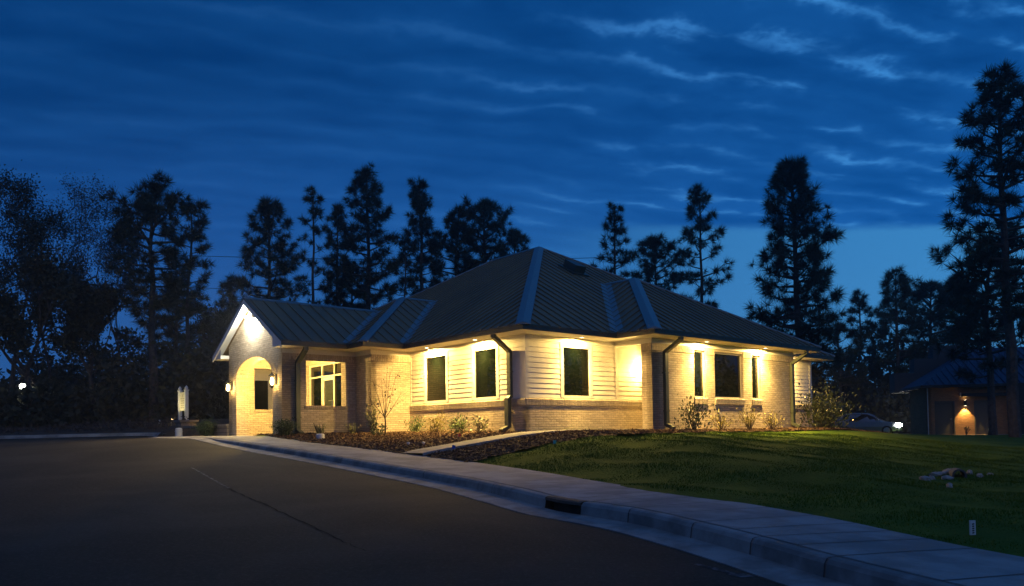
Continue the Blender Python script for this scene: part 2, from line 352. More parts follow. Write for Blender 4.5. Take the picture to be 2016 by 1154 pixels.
FARK = np.array([[-75, 34.0, 0.0], [-40, 32.4, 0.0], [-30, 32.1, 0.0], [-21.2, 32.0, 0.015], [-18.0, 32.0, 0.04], [-16.2, 32.2, 0.055], [-15.0, 32.0, 0.05], [-14.2, 31.2, 0.02], [-13.8, 30.4, 0.0]])
road_z = tps([tuple(p) for p in GO[::8]] + [tuple(p) for p in FARK[:8]] + [(0, 0, -1.55), (-6, 2, -1.45), (-5, 8, -1.15), (-8, 14, -0.80), (-14, 20, -0.47), (-25, 22, -0.40),
    (-30, 2, -1.35), (-60, 10, -1.0), (-60, 25, -0.3), (-2, -8, -1.8), (-40, -8, -1.8), (-11, 26.5, -0.02), (-13, 29, 0.0), (0, -14, -2.0)], 1e-4)
land_z = tps([tuple(p) for p in IN[::9]] + [
    (*wl(-0.5, 5.4)[:2], -0.01), (*wl(-0.55, 3.6)[:2], -0.02), (*wl(-0.55, 1.3)[:2], -0.06), (*wl(0, 0)[:2], -0.05), (*wl(2, -0.3)[:2], -0.04), (*wl(4.2, -0.3)[:2], -0.03),
    (*wl(-1.7, 6.2)[:2], -0.02), (*wl(-3.0, 6.4)[:2], -0.03), (*wl(-2.5, 3.5)[:2], -0.17), (*wl(-2.2, -0.6)[:2], -0.27), (*wl(0, -1.3)[:2], -0.07), (*wl(3, -1.4)[:2], -0.06),
    (*wl(5, -2.0)[:2], -0.08), (*wl(8, -2.0)[:2], -0.10), (*wl(12, -2.2)[:2], -0.09), (*wl(2.0, -3.4)[:2], -0.145), (*wl(7.2, -3.0)[:2], -0.16), (*wl(13, -3.4)[:2], -0.16),
    (*wl(5, 5)[:2], 0.0), (*wl(12, 5)[:2], 0.0), (*wl(8, 14)[:2], 0.1), (*wl(0, 15)[:2], 0.1),
    (4.2, 13.0, -0.74), (2.9, 12.6, -0.80), (5.0, 15.0, -0.55), (8.9, 15.5, -0.99), (7.98, 15.0, -0.96), (6.3, 12.0, -0.98), (5.57, 9.5, -1.06), (8, 9, -1.16), (12, 17.0, -1.06), (10, 12.5, -1.12),
    (15, 20, -1.05), (20, 14, -1.2), (10, 3, -1.25), (20, 3, -1.35), (12, 21.5, -0.75), (18, 26, -0.85),
    (13, 30, -0.18), (19, 33, -0.50), (26, 48, -0.56), (30, 46, -0.60), (24, 50, -0.40), (20, 50, -0.33), (26, 57, -0.60), (23, 58, -0.5), (40, 45, -0.7), (35, 30, -0.9), (40, 70, -0.3), (70, 60, -0.5), (60, 20, -1.2),
    (20, 75, 0.2), (0, 75, 0.7), (-13.0, 33.0, 0.42), (-11.2, 30.5, 0.40), (-14.5, 33.5, 0.30), (-21, 33.2, 0.17), (-30, 33.2, 0.15), (-16, 33.3, 0.2), (-22, 38, 0.55), (-17.0, 40, 0.86), (-14, 37, 0.75), (-23, 42, 0.80), (-30, 45, 0.85),
    (-26, 60, 1.2), (-50, 45, 0.8), (-60, 80, 1.3), (-10, 45, 0.8), (-10, 60, 1.0), (-30, 110, 1.5), (20, 120, 0.8), (70, 110, 0.5)], 1e-4)
def inpoly(x, y, P):
    x = np.asarray(x, float); y = np.asarray(y, float); r = np.zeros(x.shape, bool); n = len(P)
    for i in range(n):
        x1, y1 = P[i][:2]; x2, y2 = P[(i + 1) % n][:2]
        c = ((y1 > y) != (y2 > y)); xi = (x2 - x1) * (y - y1) / ((y2 - y1) if y2 != y1 else 1e-9) + x1
        r ^= c & (x < xi)
    return r
MID = KB[:, :2] * 0.45 + IN[:, :2] * 0.55
ROADP = [tuple(p) for p in MID[::4]] + [(11, -9), (11, -40), (-90, -40), (-90, 34.3)] + [(p[0], p[1] + 0.15) for p in FARK[1:]] + [tuple(wl(-4.4, 14.6)[:2]), tuple(wl(-4.4, 12.6)[:2])]
def axis(segs):
    o = []
    for a, b, st in segs: o += list(np.arange(a, b, st))
    return np.array(o + [segs[-1][1]])
def grid_mesh(name, xs, ys, zf, m, keep):
    Xg, Yg = np.meshgrid(xs, ys); Zg = zf(Xg, Yg); nx, ny = len(xs), len(ys)
    idx = np.arange(nx * ny).reshape(ny, nx)
    q = np.stack([idx[:-1, :-1], idx[:-1, 1:], idx[1:, 1:], idx[1:, :-1]], -1).reshape(-1, 4)
    cx = Xg.ravel()[q].mean(1); cy = Yg.ravel()[q].mean(1)
    q = q[keep(cx, cy)]
    used, inv = np.unique(q, return_inverse=True); V = np.stack([Xg.ravel(), Yg.ravel(), Zg.ravel()], 1)[used]
    me = bpy.data.meshes.new(name); me.from_pydata(V.tolist(), [], inv.reshape(-1, 4).tolist()); me.materials.append(M[m])
    me.polygons.foreach_set('use_smooth', [True] * len(me.polygons))
    o = bpy.data.objects.new(name, me); COL.objects.link(o); return o
def land_full(x, y):
    z = land_z(x, y); r = inpoly(x, y, ROADP)
    und = 0.05 * np.sin(x * 1.7 + 0.6 * y) * np.sin(y * 1.1 - 0.4 * x) + 0.03 * np.sin(x * 3.1 + y * 2.3)      # rolls in the turf
    amp = np.clip((12.5 - np.abs(x - 9)) / 6, 0, 1) * np.clip((np.asarray(y) - 8) / 4, 0, 1) * np.clip((27 - np.asarray(y)) / 6, 0, 1)
    z = z + und * amp * 0.7
    return np.where(r, np.minimum(road_z(x, y), z) - 0.35, z)
xs = axis([(-320, -80, 20), (-80, -24, 2), (-24, -5, 0.5), (-5, 16, 0.25), (16, 40, 1), (40, 90, 4), (90, 330, 20)])
ys = axis([(-40, 2, 3), (2, 24, 0.25), (24, 36, 0.5), (36, 60, 1.5), (60, 120, 5), (120, 420, 25)])
def isstraw(x, y): return ((x < -8) & (y > 26)) | (y > 62) | ((x < -2) & (y > 42))
tag(grid_mesh('lawn', xs, ys, land_full, 'lawn', lambda x, y: ~isstraw(x, y) & ~(inpoly(x, y, ROADP) & (x < 1) & (y < 20))), kind='structure')
tag(grid_mesh('forest_floor', xs, ys, land_full, 'straw', isstraw), kind='structure')
# road: one sheet
ROADR = [tuple(p) for p in GO[:, :2]] + [(7, -9), (7, -40), (-90, -40), (-90, 34.3)] + [(p[0], p[1] + 0.1) for p in FARK[1:]] + [tuple(wl(-4.3, 16.0)[:2]), tuple(wl(-4.3, 12.5)[:2])]
rx = axis([(-90, -26, 4), (-26, 8, 0.5)]); ry = axis([(-40, -2, 3), (-2, 34.5, 0.5)])
ROADK = [tuple(p) for p in (KB[:, :2] + Nb * 0.05)] + ROADR[NS:]
tag(grid_mesh('road', rx, ry, road_z, 'asphalt', lambda x, y: inpoly(x, y, ROADK)), kind='structure')
def loft(name, A, B, m, kind='structure', extra=None):
    mb = MB(); rows = [np.asarray(r) for r in ([A] + (extra or []) + [B])]
    n = len(rows[0]); mb.v = [tuple(p) for r in rows for p in r.tolist()]
    for j in range(len(rows) - 1):
        for i in range(n - 1):
            mb.f.append((j * n + i, j * n + i + 1, (j + 1) * n + i + 1, (j + 1) * n + i)); mb.uv.append([(0, 0)] * 4)
    o = mb.build(name, m); tag(o, kind=kind); return o
up = lambda P, dz: np.c_[P[:, :2], P[:, 2] + dz]
sh = lambda P, d, dz: np.c_[P[:, :2] + Nb * np.reshape(d, (-1, 1)), P[:, 2] + np.asarray(dz)]
GOs = np.c_[GO[:, :2], road_z(GO[:, 0], GO[:, 1]) + 0.010]
loft('gutter', up(GOs, -0.06), up(KB, 0.012), 'kerbcon', extra=[GOs])
# the storm inlet takes one length of kerb
KI0, KI1 = 103, 113
def cut(a, b): return slice(a, b)
for nm, a, b in (('kerb', 0, KI0 + 1), ('kerb', KI1, NS)):
    s_ = slice(a, b); f = lambda d, dz: np.c_[KB[s_, :2] + Nb[s_] * d, KB[s_, 2] + dz]
    H = KH[s_]
    loft(nm, f(-0.004, -0.05), f(0.17, H + 0.002), 'kerbcon', extra=[f(0.0, 0.0), f(0.018, H * 0.72), f(0.045, H - 0.012), f(0.075, H)])
TOP = np.c_[KB[:, :2] + Nb * 0.155, KB[:, 2] + KH + 0.006]
INr = up(IN, 0.012)
loft('sidewalk', up(TOP, -0.06), up(INr, -0.10), 'concrete', extra=[TOP, (TOP + INr) / 2 + [0, 0, 0.004], INr])
jm = MB()
for i in range(6, NS - 6, 6):                                        # tooled joints across the walk
    a, b = Vector(TOP[i]), Vector(INr[i]); mid = Vector((TOP[i] + INr[i]) / 2 + [0, 0, 0.004])
    d = Vector((Tn[i][0], Tn[i][1], 0)) * 0.008; u_ = Vector((0, 0, 0.0035))
    jm.face([a - d + u_, a + d + u_, mid + d + u_, mid - d + u_]); jm.face([mid - d + u_, mid + d + u_, b + d + u_, b - d + u_])
for i in range(NS - 1):
    if KI0 - 1 <= i <= KI1: continue
    a, b = Vector(TOP[i]), Vector(TOP[i + 1]); n_ = Vector((Nb[i][0], Nb[i][1], 0)) * 0.012; u_ = Vector((0, 0, 0.0035))
    jm.face([a + u_, b + u_, b + n_ + u_, a + n_ + u_])
tag(jm.build('sidewalk_joints', 'joint'), kind='structure')
jm = MB()
for i in range(18, NS - 6, 12):                                      # joints down the kerb face
    if KI0 - 2 <= i <= KI1 + 2: continue
    p, n_, t_ = Vector(KB[i]), Vector((Nb[i][0], Nb[i][1], 0)), Vector((Tn[i][0], Tn[i][1], 0)) * 0.007
    L = [p - n_ * 0.006, p + n_ * 0.010 + Vector((0, 0, KH[i] * 0.72)), p + n_ * 0.036 + Vector((0, 0, KH[i] - 0.006)), p + n_ * 0.075 + Vector((0, 0, KH[i] + 0.004)), p + n_ * 0.155 + Vector((0, 0, KH[i] + 0.005))]
    for a, b in zip(L[:-1], L[1:]): jm.face([a - t_, a + t_, b + t_, b - t_])
tag(jm.build('kerb_joints', 'joint'), kind='structure')
# storm inlet
t = thing('storm_inlet', tuple(KB[108]), 0, 'dark open storm drain inlet cut into the kerb beside the sidewalk', 'storm drain')
def rel(o, P): return [tuple(np.asarray(p) - np.array(o.location)) for p in P]
R_ = range(KI0, KI1 + 1); hh = KH[KI0]
bk = MB()
for a, b in zip(list(R_)[:-1], list(R_)[1:]):
    P = lambda i, d, z: np.array([KB[i, 0] + Nb[i, 0] * d, KB[i, 1] + Nb[i, 1] * d, KB[i, 2] + z])
    bk.face(rel(t, [P(a, 0.14, -0.1), P(b, 0.14, -0.1), P(b, 0.14, hh), P(a, 0.14, hh)]))
    bk.face(rel(t, [P(a, -0.01, 0.008), P(b, -0.01, 0.008), P(b, 0.14, -0.03), P(a, 0.14, -0.03)]))
for i in (KI0, KI1): bk.face(rel(t, [P(i, 0.0, -0.02), P(i, 0.14, -0.05), P(i, 0.14, hh), P(i, 0.03, hh)]))
bk.build('throat', 'throat', t)
hd = MB()
for a, b in zip(list(R_)[:-1], list(R_)[1:]):
    q = [(0.005, hh - 0.045), (0.012, hh - 0.01), (0.05, hh + 0.006), (0.16, hh + 0.008), (0.16, hh - 0.045)]
    for (d0, z0), (d1, z1) in zip(q, q[1:] + q[:1]): hd.face(rel(t, [P(a, d0, z0), P(b, d0, z0), P(b, d1, z1), P(a, d1, z1)]))
hd.build('hood', 'rust', t)
# far kerb along the wooded bank
fk = resample(FARK, 60); tf = np.gradient(fk[:, :2], axis=0); tf /= np.linalg.norm(tf, axis=1)[:, None]; nf_ = np.c_[-tf[:, 1], tf[:, 0]]
F = lambda d, dz: np.c_[fk[:, :2] + nf_ * d, fk[:, 2] + dz]
loft('far_kerb', F(-0.3, 0.012), F(0.5, -0.1), 'kerbcon', extra=[F(0.0, 0.02), F(0.03, 0.14), F(0.2, 0.15)])
# seam and worn paint on the asphalt
def ground_strip(name, pts, w, m, dz=0.004):
    pts = np.array(pts, float); tt = np.gradient(pts, axis=0); tt /= np.linalg.norm(tt, axis=1)[:, None]; nn = np.c_[-tt[:, 1], tt[:, 0]]
    w = np.asarray(w) if hasattr(w, '__len__') else np.full(len(pts), w)
    a = pts - nn * w[:, None] / 2; b = pts + nn * w[:, None] / 2
    A = np.c_[a, road_z(a[:, 0], a[:, 1]) + dz]; B = np.c_[b, road_z(b[:, 0], b[:, 1]) + dz]
    return loft(name, A, B, m)
ground_strip('pavement_seam', [(-6.9, 16.6), (-6.04, 15.2), (-4.89, 13.3)], 0.045, 'paint')
sp = resample(np.array([(-4.89, 13.3, 0), (-4.2, 12.2, 0), (-3.63, 11.35, 0), (-2.74, 9.9, 0), (-1.9, 8.5, 0), (-1.5, 7.9, 0)]), 40)
rs = random.Random(3)
ground_strip('pavement_seam', sp[:, :2] + np.array([[rs.uniform(-.02, .02), rs.uniform(-.02, .02)] for _ in sp]), [(0.012 + 0.055 * rs.random()) * (1 - 0.8 * i / len(sp)) for i in range(len(sp))], 'seam')
ground_strip('road_paint_mark', [(1.66, 7.12), (1.80, 6.90), (1.90, 6.72)], [0.05, 0.07, 0.05], 'paint')
ground_strip('road_paint_mark', [(1.84, 6.74), (1.95, 6.66), (2.06, 6.62)], [0.06, 0.16, 0.03], 'paint')

# ================================================================== the building
U1, B1, A2, W0, B2, WW, PV0, PW, PL, EO, ZG, ZF, ZS, ZFR, ZW, KP = 3.747, 1.426, 8.06, 5.844, 1.51, 6.716, 6.86, 4.444, 2.588, 0.70, 2.90, 2.742, 2.75, 2.59, 0.93, 0.5766
AA, BB, EP = 15.64, 18.64, 0.33
UF = -B2 - PL                                                       # porch front plane
PV1 = PV0 + PW; PC = PV0 + PW / 2
bld = thing('office_building', (BX, BY, 0), TH, 'low cream brick and siding office building with hipped metal roof and lit gabled porch', 'building')
def FR(o, d, n):
    """frame: (a along the wall, z, t out of the wall) -> building coordinates"""
    return lambda a, z, t=0.0: (o[0] + d[0] * a + n[0] * t, o[1] + d[1] * a + n[1] * t, z)
RF = lambda v: FR((0, v), (1, 0), (0, -1))                            # walls that face right in the photo
LF = lambda u: FR((u, 0), (0, 1), (-1, 0))                            # walls that face left
def wall(mb, fr, a0, a1, z0, z1, holes=(), depth=0.2, t=0.0, uvo=0.0):
    A = sorted({a0, a1, *[h[0] for h in holes], *[h[1] for h in holes]}); Zs = sorted({z0, z1, *[h[2] for h in holes], *[h[3] for h in holes]})
    for i in range(len(A) - 1):
        for j in range(len(Zs) - 1):
            ca_, cz_ = (A[i] + A[i + 1]) / 2, (Zs[j] + Zs[j + 1]) / 2
            if any(h[0] < ca_ < h[1] and h[2] < cz_ < h[3] for h in holes): continue
            c = [(A[i], Zs[j]), (A[i + 1], Zs[j]), (A[i + 1], Zs[j + 1]), (A[i], Zs[j + 1])]
            mb.face([fr(a, z, t) for a, z in c], [(a + uvo, z) for a, z in c])
            mb.face([fr(a, z, t - depth) for a, z in c], [(a + uvo, z) for a, z in c])
    E_ = [(a0, a1, z0, z1)] + list(holes)
    for b0, b1, y0, y1 in E_:
        for a in (b0, b1): mb.face([fr(a, y0, t), fr(a, y0, t - depth), fr(a, y1, t - depth), fr(a, y1, t)], [(0.01, y0), (depth, y0), (depth, y1), (0.01, y1)])
        for z in (y0, y1): mb.face([fr(b0, z, t), fr(b1, z, t), fr(b1, z, t - depth), fr(b0, z, t - depth)], [(b0, 0.01), (b1, 0.01), (b1, depth), (b0, depth)])
def soldier(mb, fr, a0, a1, z0, z1, t=0.002, th=0.012):
    """a band of upright bricks, a touch proud"""
    for tt in (t + th,):
        mb.face([fr(a0, z0, tt), fr(a1, z0, tt), fr(a1, z1, tt), fr(a0, z1, tt)], [(z0 - z0, a0), (0, a1), (0.2, a1), (0.2, a0)])
    mb.face([fr(a0, z0, 0), fr(a1, z0, 0), fr(a1, z0, t + th), fr(a0, z0, t + th)], [(a0, 0), (a1, 0), (a1, .02), (a0, .02)])
    mb.face([fr(a0, z1, 0), fr(a1, z1, 0), fr(a1, z1, t + th), fr(a0, z1, t + th)], [(a0, 0), (a1, 0), (a1, .02), (a0, .02)])
    for a in (a0, a1): mb.face([fr(a, z0, 0), fr(a, z0, t + th), fr(a, z1, t + th), fr(a, z1, 0)])
rb = random.Random(11)
def rowlock(mb, fr, a0, a1, z, out, h=0.20, t=0.0):
    """upright brick course under a sloping rowlock ledge: every brick its own little block"""
    n = max(1, int(round((a1 - a0) / 0.071))); w = (a1 - a0) / n
    for i in range(n):
        a = a0 + i * w; j = rb.uniform(-.004, .004); g0, g1 = a + .003, a + w - .003
        o1 = out + j; zt = z + rb.uniform(-.003, .003)
        c = [(g0, z - h, t + out - .012), (g1, z - h, t + out - .012), (g1, zt - .03, t + o1), (g0, zt - .03, t + o1)]
        mb.face([fr(a_, z_, t_) for a_, z_, t_ in c], [(0, a), (0, a + w), (0.19, a + w), (0.19, a)])
        c = [(g0, zt - .03, t + o1), (g1, zt - .03, t + o1), (g1, zt, t), (g0, zt, t)]
        mb.face([fr(a_, z_, t_) for a_, z_, t_ in c], [(0, a), (0, a + w), (0.06, a + w), (0.06, a)])
    for a in (a0, a1): mb.face([fr(a, z - h, t), fr(a, z - h, t + out - .01), fr(a, z - .03, t + out), fr(a, z, t)])
    c = [(a0, z - h, t - .01), (a1, z - h, t - .01), (a1, z - h, t + out - .012), (a0, z - h, t + out - .012)]
    mb.face([fr(*q) for q in c], [(a0, 0), (a1, 0), (a1, .05), (a0, .05)])
    c = [(a0, z - h + .002, t + out - .02), (a1, z - h + .002, t + out - .02), (a1, z - .036, t + out - .008), (a0, z - .036, t + out - .008)]
    mb.face([fr(*q) for q in c], [(a0, 0.07), (a1, 0.07), (a1, .071), (a0, .071)])
def laps(mb, fr, a0, a1, z0, z1, holes=(), ex=0.145):
    """lap siding: every board a slanted strip with a butt edge"""
    z = z0
    while z < z1 - 0.02:
        zt = min(z + ex, z1)
        cuts = sorted([(h[0], h[1]) for h in holes if h[2] < (z + zt) / 2 < h[3]])
        segs = []; a = a0
        for c0, c1 in cuts: segs.append((a, c0)); a = c1
        segs.append((a, a1))
        for s0, s1 in segs:
            if s1 - s0 < 0.02: continue
            j = rb.uniform(-.0015, .0015)
            mb.face([fr(s0, z + j, 0.016), fr(s1, z - j, 0.016), fr(s1, zt + .006, 0.004), fr(s0, zt + .006, 0.004)])
            mb.face([fr(s0, z + j, 0.016), fr(s1, z - j, 0.016), fr(s1, z - j, 0.0), fr(s0, z + j, 0.0)])
        z += ex
def board(mb, fr, a0, a1, z0, z1, t0, t1): mb.box((a0, z0, t0), (a1, z1, t1), fr)

def window(fr, a0, a1, z0, z1, t_pane, cas=None, fw=0.045, t_face=0.0, label=None, pane='glass'):
    """frame (with casing) > pane"""
    f = MB()
    for b in ((a0, a0 + fw, z0, z1), (a1 - fw, a1, z0, z1), (a0 + fw, a1 - fw, z0, z0 + fw), (a0 + fw, a1 - fw, z1 - fw, z1)):
        board(f, fr, b[0], b[1], b[2], b[3], t_pane - 0.03, t_pane + 0.035)
    if cas:
        c = cas
        for b in ((a0 - c, a0, z0 - 0.02, z1 + c), (a1, a1 + c, z0 - 0.02, z1 + c), (a0, a1, z1, z1 + c), (a0, a1, z0 - 0.05, z0)):
            board(f, fr, b[0], b[1], b[2], b[3], 0.0, t_face + 0.024)
    o = f.build('window', 'frame' if not cas else 'trim', bld)
    p = MB(); i = fw
    p.face([fr(a0 + i, z0 + i, t_pane), fr(a1 - i, z0 + i, t_pane), fr(a1 - i, z1 - i, t_pane), fr(a0 + i, z1 - i, t_pane)])
    p.build('pane', pane, o)
    if label: o['label'] = label
    return o
# ---- openings
WL1, WL2 = (3.76, 4.95, 1.0, 2.5), (1.25, 2.36, 1.0, 2.5)
WR1 = (1.43, 2.60, 1.0, 2.5)
N1, WD, N2 = (5.82, 6.44, 1.0, 2.5), (6.92, 8.56, 1.0, 2.5), (9.08, 9.62, 1.0, 2.5)
grow = lambda w, c: (w[0] - c, w[1] + c, w[2] - 0.05, w[3] + c)
fL, fR, fRW, fC, fLW = LF(0), RF(0), RF(-B1), LF(U1), RF(W0)
fS, fP0, fP1, fF = LF(-B2), RF(PV0), RF(PV1), LF(UF)
# ---- siding walls
s = MB(); wall(s, fL, 0, W0, ZW - 0.2, ZS, [WL1, WL2], 0.15); laps(s, fL, 0.09, W0 - 0.075, ZW + 0.02, ZFR, [grow(WL1, .1), grow(WL2, .1)])
s.build('siding_wall', 'siding', bld)
s = MB(); wall(s, fR, 0, 5.3, ZW - 0.2, ZS, [WR1], 0.15); laps(s, fR, 0.09, U1 - 0.02, ZW + 0.02, ZFR, [grow(WR1, .1)]); laps(s, fR, U1 + 0.10, 5.3, ZW + 0.02, ZS)
s.build('siding_wall', 'siding', bld)
s = MB(); wall(s, fR, U1 + A2, AA, ZW - 0.2, ZS, [], 0.15); laps(s, fR, U1 + A2, AA - 0.09, ZW + 0.02, ZFR); wall(s, LF(AA), 0, BB, -0.3, ZS, [], 0.15); wall(s, RF(BB), 0, AA, -0.3, ZS, [], 0.15)
s.build('siding_wall', 'siding', bld)
s = MB(); wall(s, fL, W0 + WW, BB, -0.3, ZS, [], 0.15); laps(s, fL, W0 + WW + 0.01, 15.3, 0.1, ZFR)
s.build('siding_wall', 'siding', bld)
# rear wing seen through the porch
s = MB(); fq = RF(15.2); WQ = (-1.62, -0.95, 0.8, 2.35)
wall(s, fq, -1.75, 0, -0.3, ZS, [WQ], 0.15); laps(s, fq, -1.72, 0, 0.1, ZFR, [grow(WQ, .1)]); wall(s, LF(-1.75), 15.2, 16.3, -0.3, ZS, [], 0.15)
s.build('siding_wall', 'siding', bld)
# ---- corner boards and trim
s = MB()
board(s, fL, -0.024, 0.09, ZW + 0.0, ZFR, 0.0, 0.024); board(s, fR, 0.0, 0.09, ZW + 0.0, ZFR, 0.0, 0.0245); s.build('corner_board', 'trim', bld)
for q in ((fL, W0 - 0.075, W0), (fR, U1 - 0.02, U1 + 0.10), (fR, AA - 0.09, AA + 0.02)): s = MB(); board(s, q[0], q[1], q[2], ZW, ZFR, 0.0, 0.023); s.build('corner_board', 'trim', bld)
# ---- brick base under the siding
def base(fr, a0, a1, e0=0.0, e1=0.0, out=0.04, tall=True):
    b = MB(); wall(b, fr, a0, a1, -0.5, ZW - 0.19, [], 0.15, out); rowlock(b, fr, a0, a1, ZW + 0.015, out + 0.03)
    return b
base(fL, -0.04, W0 + 0.0).build('brick_base', 'brick', bld)
base(fR, -0.04, 4.27).build('brick_base', 'brick', bld)
base(fR, 4.272, 5.3, out=0.01).build('brick_base', 'brick', bld)
base(fR, U1 + A2, AA + 0.04).build('brick_base', 'brick', bld)
# ---- brick walls
b = MB(); wall(b, fRW, U1, U1 + A2, -0.5, ZS, [N1, WD, N2], 0.2)
segs = [(U1 + 0.0, N1[0]), (N1[1], WD[0]), (WD[1], N2[0]), (N2[1], U1 + A2)]
for a0, a1 in segs: soldier(b, fRW, a0, a1, ZFR - 0.21, ZFR)
wall(b, LF(U1 + A2 - 0.2), -B1 + 0.2, 0, -0.5, ZS, [], 0.2)
b.build('brick_wall', 'brick', bld)
b = MB(); wall(b, fC, -B1, -1.05, -0.5, ZS, [], 0.34, uvo=0.1); wall(b, RF(-1.05), U1, U1 + 0.34, -0.5, ZS, [], 0.02); soldier(b, fC, -B1, -1.05, ZFR - 0.21, ZFR)
b.build('brick_column', 'brick', bld)
b = MB(); wall(b, fLW, -B2, 0, -0.5, ZS, [], 0.2); soldier(b, fLW, -B2, 0, ZFR - 0.21, ZFR); b.build('brick_wall', 'brick', bld)
SFH = (7.86, 10.44, 0.0, 2.545)
b = MB(); wall(b, fS, W0, PV0, -0.5, ZS, [], 0.2); soldier(b, fS, W0, PV0, ZFR - 0.21, ZFR)
wall(b, fS, PV0, PV1, -0.5, ZS, [SFH], 0.25); wall(b, fS, PV1, W0 + WW, -0.5, ZS, [], 0.2); wall(b, RF(W0 + WW), -B2, 0, -0.5, ZS, [], 0.2)
b.build('brick_wall', 'brick', bld)
OP = (-3.29, -1.88, 0.94, 2.43)
for fr, s_ in ((fP0, -1), (fP1, 1)):
    b = MB(); t_ = 0.0
    if s_ < 0: wall(b, fr, UF + 0.0, -B2, -0.5, ZS, [OP], 0.30)
    else: wall(b, fr, UF + 0.0, -B2, -0.5, ZS, [(-3.29, -1.80, 0.94, 2.43)], 0.30, 0.30)
    if s_ < 0:
        soldier(b, fr, UF, -B2, ZFR - 0.21, ZFR)
        rowlock(b, fr, OP[0] - 0.05, OP[1] + 0.05, OP[2] - 0.001, 0.035, 0.10)
    else:
        rowlock(b, fr, -3.29, -1.80, 0.94 - 0.001, 0.035, 0.10, 0.30)
    b.build('porch_wall', 'brick', bld)
# ---- porch front with its arch and gable
AC, AR, AZ0, AZ1 = 9.09, 1.52, 1.95, 2.63
arch = lambda v: AZ0 + (AZ1 - AZ0) * math.sqrt(max(0.0, 1 - ((v - AC) / AR) ** 2))
gz = lambda v: ZG + KP * (PW / 2 + EO - abs(v - PC)) - 0.14
b = MB(); NA = 40
vs = [AC - AR * math.cos(math.pi * i / NA) for i in range(NA + 1)]
def strip(v0, v1, b0, b1):
    cs = [v0] + ([PC] if v0 < PC < v1 else []) + [v1]
    for x0, x1 in zip(cs[:-1], cs[1:]):
        y0 = b0 + (b1 - b0) * (x0 - v0) / (v1 - v0); y1 = b0 + (b1 - b0) * (x1 - v0) / (v1 - v0)
        for t_, top in ((0.0, True), (-0.45, False)):
            c = [(x0, y0), (x1, y1), (x1, gz(x1)), (x0, gz(x0))]
            b.face([fF(a, z, t_) for a, z in c], c)
strip(PV0, AC - AR, -0.5, -0.5); strip(AC + AR, PV1, -0.5, -0.5)
for v0, v1 in zip(vs[:-1], vs[1:]):
    strip(v0, v1, arch(v0), arch(v1))
    b.face([fF(v0, arch(v0), 0), fF(v1, arch(v1), 0), fF(v1, arch(v1), -0.45), fF(v0, arch(v0), -0.45)], [(0, v0 * 1.2), (0, v1 * 1.2), (0.45, v1 * 1.2), (0.45, v0 * 1.2)])
for v_ in (AC - AR, AC + AR): b.face([fF(v_, -0.5, 0), fF(v_, AZ0, 0), fF(v_, AZ0, -0.45), fF(v_, -0.5, -0.45)], [(0, -0.5), (0, AZ0), (0.45, AZ0), (0.45, -0.5)])
for v_ in (PV0, PV1): b.face([fF(v_, -0.5, 0), fF(v_, gz(v_), 0), fF(v_, gz(v_), -0.45), fF(v_, -0.5, -0.45)], [(0, -0.5), (0, gz(v_)), (0.45, gz(v_)), (0.45, -0.5)])
b.build('porch_front', 'brick', bld)
b = MB(); nv = 46                                                    # arch of upright bricks
for i in range(nv):
    t0, t1 = math.pi * (i + 0.04) / nv, math.pi * (i + 0.96) / nv; o_ = 0.012 + rb.uniform(-.003, .003)
    pt = lambda t_, k, d: fF(AC - (AR + k) * math.cos(t_), AZ0 + (AZ1 - AZ0 + k) * math.sin(t_), d)
    w = 0.075
    b.face([pt(t0, 0, o_), pt(t1, 0, o_), pt(t1, 0.20, o_), pt(t0, 0.20, o_)], [(0.01, i * w), (0.01, i * w + w * .9), (0.19, i * w + w * .9), (0.19, i * w)])
    for q0, q1, k0, k1 in ((t0, t1, 0, 0), (t0, t1, .2, .2), (t0, t0, 0, .2), (t1, t1, 0, .2)):
        b.face([pt(q0, k0, 0.002), pt(q1, k1, 0.002), pt(q1, k1, o_), pt(q0, k0, o_)])
b.build('arch_bricks', 'brick', bld)
# ---- frieze boards under the soffit
for fr, a0, a1, t1 in ((fL, -0.026, W0, 0.026), (fR, 0, U1, 0.0265), (fC, -B1 - 0.026, 0, 0.026), (fRW, U1, U1 + A2, 0.0265), (fR, U1 + A2, AA, 0.026), (fLW, -B2, 0, 0.026), (fS, W0 - 0.026, PV0, 0.0265), (fP0, UF + 0.02, -B2, 0.026), (fq, -1.75, 0, 0.026)):
    s = MB(); board(s, fr, a0, a1, ZFR, ZS - 0.004, 0.0, t1); s.build('frieze_board', 'trim', bld)
s = MB(); board(s, fC, -1.05, 0, ZFR, ZS - 0.004, -0.10, -0.001); s.build('alcove_beam', 'trim', bld)
